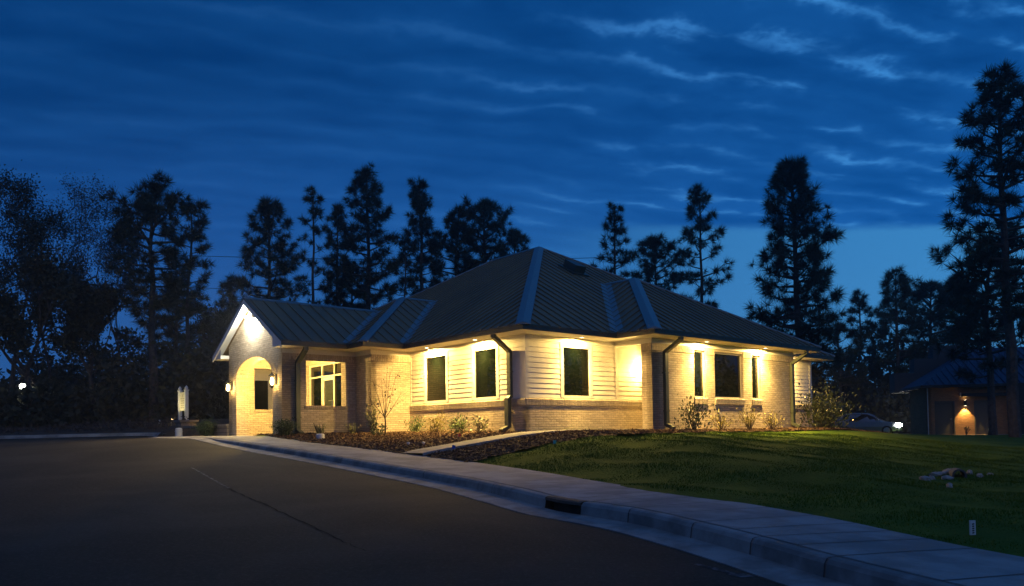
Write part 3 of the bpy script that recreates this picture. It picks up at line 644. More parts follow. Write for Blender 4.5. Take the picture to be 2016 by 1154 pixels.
# ---- soffit, gutter along the eaves
e = EO
EAVE = [(-e, -e), (U1 - e, -e), (U1 - e, -B1 - e), (U1 + A2 + e, -B1 - e), (U1 + A2 + e, -e), (AA + e, -e), (AA + e, BB + e), (-e, BB + e), (-e, 16.45), (-2.0, 16.45), (-2.0, 14.9), (-e, 14.9),
        (-e, W0 + WW + e), (-B2 - e, W0 + WW + e), (-B2 - e, PV1 + e), (UF, PV1 + e), (UF, PV0 - e), (-B2 - e, PV0 - e), (-B2 - e, W0 - e), (-e, W0 - e)]
s = MB(); s.face([(u, v, ZS - 0.005) for u, v in EAVE]); s.build('soffit', 'soffit', bld)
def eave_band(mb, path, t0, t1, z0, z1, closed=False):
    """mitred band outside a polyline walked with the building on the left"""
    n = len(path); P = [Vector(p) for p in path]
    def off(d):
        o = []
        for i in range(n):
            a = P[i - 1] if (i > 0 or closed) else None; c = P[(i + 1) % n] if (i < n - 1 or closed) else None
            d1 = (P[i] - a).normalized() if a is not None else None; d2 = (c - P[i]).normalized() if c is not None else None
            n1_ = Vector((d1.y, -d1.x)) if d1 else None; n2_ = Vector((d2.y, -d2.x)) if d2 else None
            if n1_ is None: v_ = n2_ * d
            elif n2_ is None: v_ = n1_ * d
            else: v_ = (n1_ + n2_) * (d / (1 + n1_.dot(n2_)))
            o.append(P[i] + v_)
        return o
    A_, B_ = off(t0), off(t1); m_ = n if closed else n - 1
    for i in range(m_):
        j = (i + 1) % n
        for q in (((B_, z0), (B_, z1)), ((A_, z0), (A_, z1)), ((A_, z0), (B_, z0)), ((A_, z1), (B_, z1))):
            (X0, za), (X1, zb) = q
            mb.face([(X0[i].x, X0[i].y, za), (X0[j].x, X0[j].y, za), (X1[j].x, X1[j].y, zb), (X1[i].x, X1[i].y, zb)])
    if not closed:
        for i in (0, n - 1): mb.face([(A_[i].x, A_[i].y, z0), (B_[i].x, B_[i].y, z0), (B_[i].x, B_[i].y, z1), (A_[i].x, A_[i].y, z1)])
PATH = [(UF - EP + 0.01, PV0 - e), (-B2 - e, PV0 - e), (-B2 - e, W0 - e), (-e, W0 - e), (-e, -e), (U1 - e, -e), (U1 - e, -B1 - e), (U1 + A2 + e, -B1 - e), (U1 + A2 + e, -e), (AA + e, -e), (AA + e, BB + e)]
s = MB(); eave_band(s, PATH, -0.11, 0.0, ZF + 0.012, ZG - 0.02); eave_band(s, PATH, -0.03, 0.018, ZG - 0.04, ZG); s.build('gutter', 'gutter', bld); s = MB()
eave_band(s, [(-B2 - e, PV1 + e), (UF - EP + 0.01, PV1 + e)][::1], -0.11, 0.0, ZF + 0.012, ZG)
s.build('gutter', 'gutter', bld)
# ---- roof
pans = MB(); seams = MB(); caps = MB(); VALS = []
def plane(poly, along, lift=0.036, sp_=0.405, ph=0.2):
    """one roof slope: pan and its standing seams; along = eave direction ('u'/'v')"""
    P = [Vector(p) for p in poly]; pans.face(poly)
    nrm = (P[1] - P[0]).cross(P[-1] - P[0]).normalized()
    if nrm.z < 0: nrm = -nrm
    k = 0 if along == 'u' else 1; lo = min(p[k] for p in P); hi = max(p[k] for p in P); x = lo + ph
    while x < hi:
        hit = []
        for a, b in zip(P, P[1:] + P[:1]):
            if (a[k] - x) * (b[k] - x) < 0: hit.append(a + (b - a) * ((x - a[k]) / (b[k] - a[k])))
        if len(hit) == 2:
            a, b = sorted(hit, key=lambda q: q.z); w = Vector((0.016, 0, 0)) if k == 0 else Vector((0, 0.016, 0)); up_ = nrm * lift
            if (b - a).length > 0.15:
                seams.face([a - w, b - w, b - w + up_, a - w + up_]); seams.face([a + w, b + w, b + w + up_, a + w + up_]); seams.face([a - w + up_, b - w + up_, b + w + up_, a + w + up_]); seams.face([a - w, a + w, a + w + up_, a - w + up_])
        x += sp_
def hip(mb, p, q, w, lift, drop=0.0):
    """flat cap over a hip, ridge or valley: one folded strip"""
    p, q = Vector(p), Vector(q); d = (q - p).normalized(); s_ = Vector((d.y, -d.x, 0)).normalized()
    u_ = s_.cross(d); u_ = u_ if u_.z > 0 else -u_
    for sg in (-1, 1):
        a0, b0 = p + u_ * lift, q + u_ * lift; o_ = s_ * (w * sg) + Vector((0, 0, -drop * w))
        mb.face([a0, b0, b0 + o_, a0 + o_])
        mb.face([a0 + o_, b0 + o_, b0 + o_ - u_ * 0.045, a0 + o_ - u_ * 0.045])
    mb.face([p + u_ * lift - s_ * w - Vector((0, 0, drop * w)), p + u_ * lift, p + u_ * lift + s_ * w - Vector((0, 0, drop * w)), p - u_ * 0.03])
zr = lambda run: ZG + KP * run
ap = AA / 2; apz = zr(ap + e)
A0 = (ap, ap, apz); A1 = (ap, BB - ap, apz)
plane([(-e, -e, ZG), A0, A1, (-e, BB + e, ZG)], 'v'); plane([(-e, -e, ZG), (AA + e, -e, ZG), A0], 'u')
pans.face([(AA + e, -e, ZG), (AA + e, BB + e, ZG), A1, A0]); pans.face([(-e, BB + e, ZG), A1, (AA + e, BB + e, ZG)])
HD = 0.36
hip(caps, (-e, -e, ZG), A0, 0.20, 0.052, HD); hip(caps, (AA + e, -e, ZG), A0, 0.10, 0.052, HD); hip(caps, A0, A1, 0.13, 0.052, KP); hip(caps, (-e, BB + e, ZG), A1, 0.13, 0.052, HD)
# right wing
uc = U1 + A2 / 2; hw = A2 / 2 + e; Rp = (uc, -B1 + A2 / 2, zr(hw)); Rq = (uc, A2 / 2, zr(hw))
plane([(U1 - e, -B1 - e, ZG), Rp, Rq, (U1 - e, -e, ZG)], 'v'); plane([(U1 - e, -B1 - e, ZG), (U1 + A2 + e, -B1 - e, ZG), Rp], 'u'); plane([(U1 + A2 + e, -B1 - e, ZG), (U1 + A2 + e, -e, ZG), Rq, Rp], 'v')
hip(caps, (U1 - e, -B1 - e, ZG), Rp, 0.20, 0.052, HD); hip(caps, (U1 + A2 + e, -B1 - e, ZG), Rp, 0.10, 0.052, HD); hip(caps, Rp, Rq, 0.12, 0.052, KP)
VALS.append(((U1 - e, -e, ZG), Rq, 0.20, 0.030, -HD))
# left wing
vc = W0 + WW / 2; hl = WW / 2 + e; Lp = (-B2 + WW / 2, vc, zr(hl)); Lq = (WW / 2, vc, zr(hl))
plane([(-B2 - e, W0 - e, ZG), (-e, W0 - e, ZG), Lq, Lp], 'u'); plane([(-B2 - e, W0 - e, ZG), Lp, (-B2 - e, W0 + WW + e, ZG)], 'v'); plane([(-B2 - e, W0 + WW + e, ZG), (-e, W0 + WW + e, ZG), Lq, Lp], 'u')
hip(caps, (-B2 - e, W0 - e, ZG), Lp, 0.15, 0.052, HD); hip(caps, (-B2 - e, W0 + WW + e, ZG), Lp, 0.12, 0.052, HD); hip(caps, Lp, Lq, 0.10, 0.052, KP)
VALS.append(((-e, W0 - e, ZG), Lq, 0.15, 0.030, -HD))
# porch gable
hp = PW / 2 + e; ue = -B2 - e + hp; gp = (UF - EP, PC, zr(hp))
plane([(UF - EP, PV0 - e, ZG), (-B2 - e, PV0 - e, ZG), (ue, PC, zr(hp)), gp], 'u', sp_=0.43); plane([(UF - EP, PV1 + e, ZG), (-B2 - e, PV1 + e, ZG), (ue, PC, zr(hp)), gp], 'u', sp_=0.43)
hip(caps, gp, (ue, PC, zr(hp)), 0.10, 0.052, KP); VALS.append(((-B2 - e, PV0 - e, ZG), (ue, PC, zr(hp)), 0.14, 0.030, -HD))
# rear wing
RV = (-2.0, 14.9, ZG), (-2.0, 16.45, ZG), (-1.22, 15.68, zr(0.78)), (0.1, 15.68, zr(0.78))
pans.face([RV[0], RV[1], RV[2]]); pans.face([RV[0], RV[2], RV[3], (-0.7, 14.9, ZG)]); pans.face([RV[1], RV[2], RV[3], (-0.7, 16.45, ZG)])
roof = pans.build('roof', 'roof', bld)
seams.build('standing_seams', 'roof', roof); caps.build('hip_caps', 'cap', roof)
for v_ in VALS: q = MB(); hip(q, *v_); q.build('valley_flashing', 'cap', roof)
# underside of the roof edge, so that the eave is closed
s = MB(); zb = lambda v: gz(v) + 0.03
for sg in (-1, 1):
    ev = PC + sg * hp
    s.face([(UF - EP, ev, ZG - 0.02), (UF - EP, PC, zr(hp) - 0.02), (UF, PC, zr(hp) - 0.02), (UF, ev, ZG - 0.02)])
s.build('gable_soffit', 'white_trim', bld)
s = MB()
for sg in (-1, 1):                                                   # rake boards and the boxed returns at their feet
    for (va, vb) in ((hp, 0.0),):
        a, b_ = PC + sg * va, PC + sg * vb
        zt = lambda v: zr(hp - abs(v - PC)) - 0.035; D_ = 0.19
        for uu in (UF - EP, UF - EP + 0.03):
            s.face([(uu, a, zt(a)), (uu, b_, zt(b_)), (uu, b_, zt(b_) - D_), (uu, a, zt(a) - D_)])
        s.face([(UF - EP, a, zt(a) - D_), (UF - EP, b_, zt(b_) - D_), (UF - EP + 0.03, b_, zt(b_) - D_), (UF - EP + 0.03, a, zt(a) - D_)])
    v0, v1 = sorted((PC + sg * (PW / 2 - 0.02), PC + sg * (hp - 0.02)))
    s.box((UF - EP + 0.031, v0, ZF - 0.0), (UF + 0.0, v1, ZG - 0.04))
    for uu in (UF - EP + 0.034,):
        vi = PC + sg * (PW / 2 - 0.02); vo = PC + sg * hp
        s.face([(uu, vi, ZF), (uu, vo, ZF), (uu, vo, ZG), (uu, vi, zr(hp - PW / 2 + 0.02) - 0.05)])
s.build('rake_board', 'white_trim', bld)
s = MB()
for sg in (-1, 1):                                                   # dark metal drip edge along the rake
    a, b_ = PC + sg * hp, PC
    za, zb_ = ZG, zr(hp)
    s.face([(UF - EP - 0.004, a, za + 0.02), (UF - EP - 0.004, b_, zb_ + 0.02), (UF - EP - 0.004, b_, zb_ - 0.05), (UF - EP - 0.004, a, za - 0.05)])
    s.face([(UF - EP - 0.004, a, za + 0.02), (UF - EP - 0.004, b_, zb_ + 0.02), (UF - EP + 0.08, b_, zb_ + 0.02), (UF - EP + 0.08, a, za + 0.02)])
s.build('drip_edge', 'gutter', bld)
# roof vent
vt = MB(); cu, cv = 7.1, 5.1; vz = lambda v: ZG + KP * (v + e)
for (u0, u1, v0, v1, h0, h1) in ((cu - .42, cu + .42, cv - .42, cv + .42, 0.0, 0.06), (cu - .28, cu + .28, cv - .30, cv + .30, 0.06, 0.30)):
    P_ = lambda u, v, h: (u, v - 0.5 * h, vz(v) + h)
    c = [(u0, v0), (u1, v0), (u1, v1), (u0, v1)]
    vt.face([P_(u, v, h1) for u, v in c])
    for (a, b_) in zip(c, c[1:] + c[:1]): vt.face([P_(*a, h0), P_(*b_, h0), P_(*b_, h1), P_(*a, h1)])
vt.build('roof_vent', 'gutter', roof)
# ---- windows
window(fL, *WL1, -0.02, cas=0.09); window(fL, *WL2, -0.02, cas=0.09); window(fR, *WR1, -0.02, cas=0.09)
window(fq, *WQ, -0.02, cas=0.09)
for w_ in (N1, WD, N2):
    o = window(fRW, *w_, -0.10)
    si = MB(); rowlock(si, fRW, w_[0] - 0.03, w_[1] + 0.03, w_[2] - 0.002, 0.05, 0.20); si.build('sill', 'brick', o)
# ---- storefront under the porch
fS2 = LF(-B2 + 0.12); s = MB(); v0, v1, z0, z1 = SFH; m = 0.055
vdl, vdr = 9.42, 8.53
for a in (v0, vdr - m, vdl, v1 - m): board(s, fS2, a, a + m, z0, z1, -0.05, 0.05)
for a, b_ in ((v0 + m, vdr - m), (vdr, vdl), (vdl + m, v1 - m)):
    board(s, fS2, a, b_, z1 - m, z1, -0.05, 0.05); board(s, fS2, a, b_, 2.06, 2.06 + m, -0.05, 0.05)
for a, b_ in ((v0 + m, vdr - m), (vdl + m, v1 - m)): board(s, fS2, a, b_, 0.0, 0.1, -0.05, 0.05)
sf = s.build('storefront', 'frame', bld)
p = MB()
for a, b_ in ((v0 + m, vdr - m), (vdl + m, v1 - m)):
    p.face([fS2(a, 0.1), fS2(b_, 0.1), fS2(b_, 2.06), fS2(a, 2.06)])
for a, b_ in ((v0 + m, vdr - m), (vdr, vdl), (vdl + m, v1 - m)): p.face([fS2(a, 2.06 + m), fS2(b_, 2.06 + m), fS2(b_, z1 - m), fS2(a, z1 - m)])
p.build('pane', 'glass', sf)
d = MB(); dm = 0.09
for a, b_, c, d_ in ((vdr + .004, vdr + dm, 0.01, 2.05), (vdl - dm, vdl - .004, 0.01, 2.05), (vdr + dm, vdl - dm, 1.94, 2.05), (vdr + dm, vdl - dm, 0.01, 0.26)): board(d, fS2, a, b_, c, d_, -0.03, 0.03)
dr = d.build('door', 'frame', bld)
p = MB(); p.face([fS2(vdr + dm, 0.26, 0.001), fS2(vdl - dm, 0.26, 0.001), fS2(vdl - dm, 1.94, 0.001), fS2(vdr + dm, 1.94, 0.001)]); p.build('door_glass', 'grey_glass', dr)
h = MB(); h.tube([fS2(vdr + .05, 1.22, .03), fS2(vdr + .05, 1.22, .09), fS2(vdr + .05, 0.9, .09), fS2(vdr + .05, 0.9, .03)], 0.016); h.tube([fS2(vdr + .05, 1.20, .09), fS2(vdr + .30, 1.20, .09)], 0.014); h.build('handle', 'steel', dr)
# ---- porch floor
s = MB(); s.box((UF - 0.0, PV0 + 0.02, -0.3), (-B2 + 0.2, PV1 - 0.02, -0.012)); s.build('porch_floor', 'concrete', bld)
s = MB(); s.box((U1 - 0.3, -1.05, -0.3), (5.3, -0.01, -0.012)); wall(s, LF(5.25), -1.25, 0, -0.3, ZS, [], 0.1); s.build('alcove_floor', 'concrete', bld)
# ---- downspouts
def spout(fr, a, t_top, zt, jog=0.0, foot=1, brk=0.62, w=0.14, dpt=0.10):
    """drops from the gutter, runs back to the wall, falls to a kicked-out foot"""
    s = MB()
    def seg(p, q, wa, wd):
        (a0, z0, t0), (a1, z1, t1) = p, q; dz = Vector((z1 - z0, t1 - t0)); n = Vector((-dz.y, dz.x)).normalized() * wd / 2
        c0 = [(a0 - wa/2, z0 + n.x, t0 + n.y), (a0 + wa/2, z0 + n.x, t0 + n.y), (a0 + wa/2, z0 - n.x, t0 - n.y), (a0 - wa/2, z0 - n.x, t0 - n.y)]
        c1 = [(a1 - wa/2, z1 + n.x, t1 + n.y), (a1 + wa/2, z1 + n.x, t1 + n.y), (a1 + wa/2, z1 - n.x, t1 - n.y), (a1 - wa/2, z1 - n.x, t1 - n.y)]
        for i in range(4):
            j = (i + 1) % 4; s.face([fr(*c0[i]), fr(*c0[j]), fr(*c1[j]), fr(*c1[i])])
        s.face([fr(*c) for c in c0]); s.face([fr(*c) for c in c1])
    tw = 0.065
    seg((a, ZF + 0.03, t_top), (a, zt, t_top), w, dpt)
    seg((a, zt + .02, t_top), (a + jog, zt - brk, tw), w, dpt)
    low = 0.98 if foot == 2 else 0.12
    seg((a + jog, zt - brk + .02, tw), (a + jog, low, tw), w, dpt)
    ex = 0.0
    if foot == 2:                                                    # steps out over the brick ledge
        seg((a + jog, 1.02, tw), (a + jog, 0.93, tw + .085), w, dpt); seg((a + jog, 0.95, tw + .085), (a + jog, 0.12, tw + .085), w + .02, dpt + .02); ex = .085
    seg((a + jog, 0.15, tw + ex), (a + jog, 0.035, tw + ex + 0.26), w + .01, dpt)
    for z in (0.55, 1.7):
        t_ = tw + (ex if z < 0.9 else 0); s.box((a + jog - w/2 - .03, z, 0.0), (a + jog + w/2 + .03, z + .03, t_ + dpt/2 + .004), fr)
    return s.build('downspout', 'spout', bld)
spout(fL, 0.62, EO - 0.06, 2.66, 0.0, foot=2, brk=0.36)
spout(fRW, 4.32, EO - 0.06, 2.64, 0.0, brk=0.30)
spout(fRW, 11.60, EO - 0.06, 2.64, 0.0, brk=0.32)
spout(fP0, -3.60, EO - 0.06, 2.64, 0.0, brk=0.34)
# hose bib and small vents
s = MB(); s.box((7.0, 0.50, 0.0), (7.09, 0.60, 0.035), fRW); s.tube([fRW(7.045, 0.54, 0.03), fRW(7.045, 0.53, 0.10), fRW(7.045, 0.47, 0.12)], 0.018); s.build('hose_bib', 'steel', bld)

# ================================================================== lamps fixed to the building
DOWN = [(-0.33, 4.38, 95), (-0.33, 1.86, 95), (1.93, -0.33, 85), (6.06, -B1 - 0.33, 100), (9.44, -B1 - 0.33, 100), (13.75, -0.33, 60)]
DLAB = ['recessed soffit downlight above the left siding window beside the brick bump', 'recessed soffit downlight above the right siding window near the corner downspout',
        'recessed soffit downlight above the single window to the right of the front corner', 'recessed soffit downlight above the left narrow window of the brick wing', 'recessed soffit downlight above the right narrow window of the brick wing', 'recessed soffit downlight at the far right end, half hidden by the last downspout']
for i, (u, v, pw_) in enumerate(DOWN):
    t = thing('soffit_downlight', wl(u, v, ZS - 0.006), TH, DLAB[i], 'downlight', 'recessed downlights under the eaves')
    r = MB(); r.lathe([(0.062, -0.001), (0.095, -0.001), (0.093, -0.012), (0.066, -0.014), (0.062, -0.004)], n=20); r.build('trim_ring', 'white_trim', t)
    k = MB(); k.lathe([(0.0, -0.008), (0.045, -0.010), (0.06, -0.006), (0.06, -0.002)], n=18); k.build('lens', 'e_warm', t)
    beam(lamp('downlight_beam', 'SPOT', (0, 0, -0.03), pw_ * 2.05, WARM, t, 0.05, (0, 0, -1), math.radians(176), 0.05), 1.0, 0 if i < 2 else 1)
def lantern(loc, rz, label, power, lab2=None):
    t = thing('wall_lantern', loc, rz, label, 'wall lantern', 'wall lanterns')                 # local -x is out of the wall
    k = MB(); k.box((-0.02, -0.06, -0.10), (0.0, 0.06, 0.22)); k.tube([(-0.01, 0, 0.18), (-0.09, 0, 0.26), (-0.15, 0, 0.24)], 0.011); k.build('bracket', 'black', t)
    k = MB(); c = -0.15
    k.lathe([(0.015, 0.27), (0.03, 0.24), (0.115, 0.17), (0.115, 0.155), (0.02, 0.155)], (c, 0, 0), 4); k.lathe([(0.01, -0.24), (0.05, -0.20), (0.085, -0.185), (0.085, -0.17), (0.01, -0.17)], (c, 0, 0), 4)
    for a in range(4): 
        x, y = 0.078 * math.cos(a * math.pi / 2), 0.078 * math.sin(a * math.pi / 2); k.tube([(c + x, y, -0.18), (c + x * 1.25, y * 1.25, 0.16)], 0.006, 4)
    k.build('cage', 'black', t)
    k = MB(); k.lathe([(0.012, -0.13), (0.046, -0.10), (0.052, 0.02), (0.036, 0.09), (0.012, 0.11)], (c, 0, 0), 12); k.build('bulb', 'e_lantern', t)
    lamp('lantern_glow', 'POINT', (c - 0.02, 0, -0.04), power, WARM, t, 0.07)
    return t
lantern(wl(UF - 0.005, 7.24, 1.72), TH, 'glowing wall lantern to the right of the porch arch', 110)
lantern(wl(UF - 0.005, 10.98, 1.72), TH, 'glowing wall lantern to the left of the porch arch', 110)
lantern(wl(5.12, -0.01, 2.0), TH + math.pi / 2, 'wall lantern hidden in the side door alcove behind the brick column', 1500)
t = thing('pendant_light', wl(-3.05, 9.08, 2.70), TH, 'small globe pendant hanging inside the porch behind the arch', 'pendant light')
k = MB(); k.lathe([(0.05, 0.03), (0.05, 0.01), (0.008, 0.0), (0.008, -0.42), (0.03, -0.44), (0.03, -0.47)], n=10); k.build('stem', 'black', t)
k = MB(); k.lathe([(0.01, -0.47), (0.05, -0.50), (0.07, -0.56), (0.05, -0.62), (0.01, -0.64)], n=14); k.build('globe', 'e_lantern', t)
lamp('pendant_glow', 'POINT', (0, 0, -0.55), 3600, WARM, t, 0.08)
t = thing('flood_light', wl(UF - 0.02, PC, 4.02), TH, 'blazing white twin floodlight under the peak of the porch gable', 'floodlight')
k = MB(); k.box((-0.06, -0.07, -0.06), (0.02, 0.07, 0.06)); k.build('housing', 'white_trim', t)
for sy in (-1, 1):
    k = MB(); k.tube([(-0.05, sy * 0.06, 0.0), (-0.10, sy * 0.12, -0.02), (-0.16, sy * 0.16, -0.06)], [0.02, 0.05, 0.062], 12); k.build('head', 'white_trim', t)
    k = MB(); q = Vector((-0.165, sy * 0.163, -0.064)); d_ = Vector((-0.8, sy * 0.45, -0.5)).normalized()
    k.tube([q, q + d_ * 0.02], [0.062, 0.04], 12); k.build('led_face', 'e_white', t)
    lamp('flood_glow', 'POINT', q + d_ * 0.12, 115, (1.0, 0.95, 0.78), t, 0.05); lamp('flood_beam', 'SPOT', q + d_ * 0.06, 170, (1.0, 0.92, 0.75), t, 0.06, d_, math.radians(125), 0.8)

# ================================================================== beds and path beside the building
ini = [i for i in range(NS) if -0.9 < lw(IN[i, 0], IN[i, 1])[1] < 7.2]
BEDA = [tuple(IN[i, :2] - Nb[i] * 0.12) for i in ini] + [tuple(wl(u, v)[:2]) for u, v in ((-2.0, -0.55), (0.1, -0.45), (0.1, W0 + 0.1), (-B2 + 0.1, W0 + 0.1), (-B2 + 0.1, PV0 + 0.1), (UF + 0.05, PV0 + 0.1))]
ini2 = [i for i in range(NS) if -3.1 < lw(IN[i, 0], IN[i, 1])[1] < -0.8]
BEDB = [tuple(wl(u, v)[:2]) for u, v in ((-2.0, -0.9), (0, -0.9), (4.4, -0.75), (4.4, 0.0), (U1, -B1 + 0.1), (U1 + A2 - 0.1, -B1 + 0.1), (U1 + A2 - 0.1, 0.1), (AA + 0.1, 0.1), (AA + 2.2, 0.0), (AA + 2.4, -2.3), (13.2, -2.75), (9.5, -2.55), (7.2, -2.5), (5.0, -2.55), (3.2, -2.85), (1.4, -2.95), (-0.5, -2.8), (-2.2, -2.75))] + [tuple(IN[i, :2] - Nb[i] * 0.12) for i in ini2[::-1]]
pu = np.linspace(-4.3, 4.9, 60); e0 = np.array([wl(u, -0.16 if u > -0.1 else -0.16 + 0.04 * u)[:2] for u in pu]); e1 = np.array([wl(u, -1.22 if u < 3.2 else -1.22 + (u - 3.2) * 0.12)[:2] for u in pu])
PATHP = [tuple(p) for p in e0] + [tuple(p) for p in e1[::-1]]
rgn = np.random.default_rng(5)
def bumpy(x, y): return 0.018 * np.sin(x * 9 + y * 5) * np.sin(y * 8 - x * 3) + 0.012 * np.sin(x * 23 + 1) * np.sin(y * 19)
def bedmesh(name, P, label):
    P_ = np.array(P); gx = np.arange(P_[:, 0].min() - .1, P_[:, 0].max() + .1, 0.1); gy = np.arange(P_[:, 1].min() - .1, P_[:, 1].max() + .1, 0.1)
    jit = lambda x, y: (x + 0.08 * np.sin(y * 7.0) * np.sin(x * 5.3), y + 0.08 * np.sin(x * 6.1))
    o = grid_mesh(name, gx, gy, lambda x, y: land_z(x, y) + 0.035 + bumpy(x, y), 'mulch', lambda x, y: inpoly(*jit(x, y), P) & ~inpoly(x, y, PATHP))
    tag(o, kind='structure'); return o
bedmesh('mulch_bed', BEDA, ''); bedmesh('mulch_bed', BEDB, '')
def scatter_chips(name, P, dens, m, lift, sz):
    P_ = np.array(P); lo = P_.min(0); hi = P_.max(0); n = int(dens * (hi[0] - lo[0]) * (hi[1] - lo[1]))
    x = rgn.uniform(lo[0], hi[0], n); y = rgn.uniform(lo[1], hi[1], n); k = inpoly(x, y, P) & ~inpoly(x, y, PATHP); x, y = x[k], y[k]; n = len(x)
    z = land_z(x, y) + lift + bumpy(x, y) + rgn.uniform(0, .02, n)
    c = np.stack([x, y, z], 1)
    a = rgn.normal(size=(n, 3)); a[:, 2] *= 0.45; a /= np.linalg.norm(a, axis=1)[:, None]
    b = np.cross(a, rgn.normal(size=(n, 3))); b /= np.linalg.norm(b, axis=1)[:, None]
    L = rgn.uniform(0.6, 1.6, (n, 1)) * sz; w = rgn.uniform(0.15, 0.4, (n, 1)) * sz
    o = npmesh(name, np.stack([c - a * L - b * w, c + a * L - b * w, c + a * L + b * w, c - a * L + b * w], 1), 4, m)
    tag(o, kind='stuff'); return o
scatter_chips('bark_chips', BEDA, 420, 'chip', 0.045, 0.034); scatter_chips('bark_chips', BEDB, 420, 'chip', 0.045, 0.034)
# path to the side door (its outline is set out with the beds)
zA = land_z(e0[:, 0], e0[:, 1]); zB = land_z(e1[:, 0], e1[:, 1]); zc_ = np.maximum(zA, zB) + 0.065
zc_ = zc_ - 0.03 * np.clip((-3.9 - pu) / 0.4, 0, 1)
Ep0 = np.c_[e0, zc_]; Ep1 = np.c_[e1, zc_]
loft('path', up(Ep0, -0.12), up(Ep1, -0.12), 'concrete', extra=[Ep0, Ep1])

# ================================================================== plants
def tuft_tris(c, d, s, nn, w, rg, spread=1.5):
    """needle tufts: c (n,3) centres, d (n,3) directions"""
    n = len(c); dirs = rg.normal(size=(n, nn, 3)); dirs /= np.linalg.norm(dirs, axis=2)[..., None]
    dirs = dirs * spread + d[:, None, :]; dirs /= np.linalg.norm(dirs, axis=2)[..., None]
    side = np.cross(dirs, rg.normal(size=(n, nn, 3))); side /= np.linalg.norm(side, axis=2)[..., None]
    L = (s[:, None, None] * rg.uniform(0.65, 1.1, (n, nn, 1))); root = c[:, None, :] + dirs * (s[:, None, None] * 0.08)
    tip = root + dirs * L
    return np.stack([root - side * w, root + side * w, tip], 2).reshape(-1, 3)
def pine(name, loc, H, R, cb, seed, label, dens=1.0, shape='cone', tuft=0.5, trunk=0.22, lean=0.0, group='pine trees standing behind the building', nb=None, mat_='needle'):
    """tapered trunk with limbs > crown of long-needled tufts. cb = height fraction where the crown starts"""
    rg = np.random.default_rng(seed); t = thing(name, loc, 0, label, 'tree', group)
    tb = MB(); hs = np.linspace(0, 1, 9); wob = np.cumsum(rg.normal(0, 0.10, (9, 2)), 0) * H / 20; wob[:, 0] += lean * hs * H; wob[0] = 0
    axis_ = lambda f: np.array([np.interp(f, hs, wob[:, 0]), np.interp(f, hs, wob[:, 1]), f * H])
    tb.tube([axis_(f) - (np.array([0, 0, 0.4]) if f == 0 else 0) for f in hs], [trunk * (1 - 0.86 * f) + 0.015 for f in hs], 8)
    prof = {'cone': lambda q: (0.16 + 0.95 * (1 - q) ** 0.75) * min(1, 0.35 + 2.2 * q), 'round': lambda q: math.sqrt(max(0.02, 1 - (2 * q - 0.9) ** 2 * 0.95)), 'column': lambda q: (0.35 + 0.65 * (1 - q)) * min(1, .5 + 2 * q) * (1 if q < .85 else .7),
            'flat': lambda q: 0.45 + 0.6 * q if q < 0.75 else 1.7 * (1 - q) + 0.35}[shape]
    C = []; Dr = []; SZ = []
    nbr = nb or int(29 * dens * (1 - cb) * H / 10); az_ = rg.uniform(0, 6.28)
    for i in range(nbr):
        q = ((i + rg.uniform(0, 1)) / nbr) ** 0.9; f = cb + (1 - cb) * q * 0.985; az_ += 2.399 + rg.normal(0, .35)
        Lb = 1.1 * R * prof(q) * rg.uniform(0.6, 1.1); el_ = 0.05 + 0.75 * q ** 1.6 + rg.normal(0, .12)
        p0 = axis_(f); dh = np.array([math.cos(az_), math.sin(az_), 0]); d0 = dh * math.cos(el_) + np.array([0, 0, math.sin(el_)])
        pm = p0 + d0 * Lb * 0.55 + np.array([0, 0, -0.05 * Lb]); pe = p0 + d0 * Lb + np.array([0, 0, 0.10 * Lb]); br = 0.018 + 0.024 * Lb
        tb.tube([p0, pm, pe], [br * trunk / 0.22, br * 0.65, 0.012], 4, False)
        ns_ = max(2, int(2.2 + Lb * 1.9 * min(dens, 1.3)))
        for k in range(ns_):
            s_ = rg.uniform(0.30, 1.0); b = p0 + (pm - p0) * min(1, s_ / 0.55) if s_ < 0.55 else pm + (pe - pm) * ((s_ - .55) / .45)
            dd = dh * rg.uniform(.3, 1) + np.cross(dh, [0, 0, 1]) * rg.choice([-1, 1]) * rg.uniform(.3, 1.1) + np.array([0, 0, rg.uniform(0.05, 0.8)]); dd /= np.linalg.norm(dd)
            L2 = rg.uniform(.3, .9) * min(1.2, .35 + Lb * .28); en = b + dd * L2
            tb.tube([b, en], [0.014, 0.008], 3, False); C.append(en); Dr.append(dd); SZ.append(tuft * rg.uniform(.75, 1.15))
            if rg.random() < 0.4: C.append(b + dd * L2 * .5 + rg.normal(0, .12, 3)); Dr.append(dd); SZ.append(tuft * rg.uniform(.6, 1.0))
        C.append(pe); Dr.append((d0 + [0, 0, .5]) / np.linalg.norm(d0 + [0, 0, .5])); SZ.append(tuft * 1.1)
    for k in range(5): C.append(axis_(1.0 - .02 * k) + rg.normal(0, .12, 3)); Dr.append(np.array([0, 0, 1.0])); SZ.append(tuft)
    tb.build('trunk', 'bark', t)
    npmesh('crown', tuft_tris(np.array(C), np.array(Dr), np.array(SZ), 48, 0.018, rg), 3, mat_, t)
    return t
def leaf_quads(c, s, rg, asp=0.45, flat=0.0, d=None):
    n = len(c); a = rg.normal(size=(n, 3)) if d is None else d + rg.normal(size=(n, 3)) * 0.55
    a /= np.linalg.norm(a, axis=1)[:, None]
    nb_ = rg.normal(size=(n, 3)); b = np.cross(a, nb_); b /= np.linalg.norm(b, axis=1)[:, None]
    s = np.reshape(s, (-1, 1)) * np.ones((n, 1))
    return np.stack([c, c + a * s * .5 + b * s * asp * .5, c + a * s, c + a * s * .5 - b * s * asp * .5], 1).reshape(-1, 3)
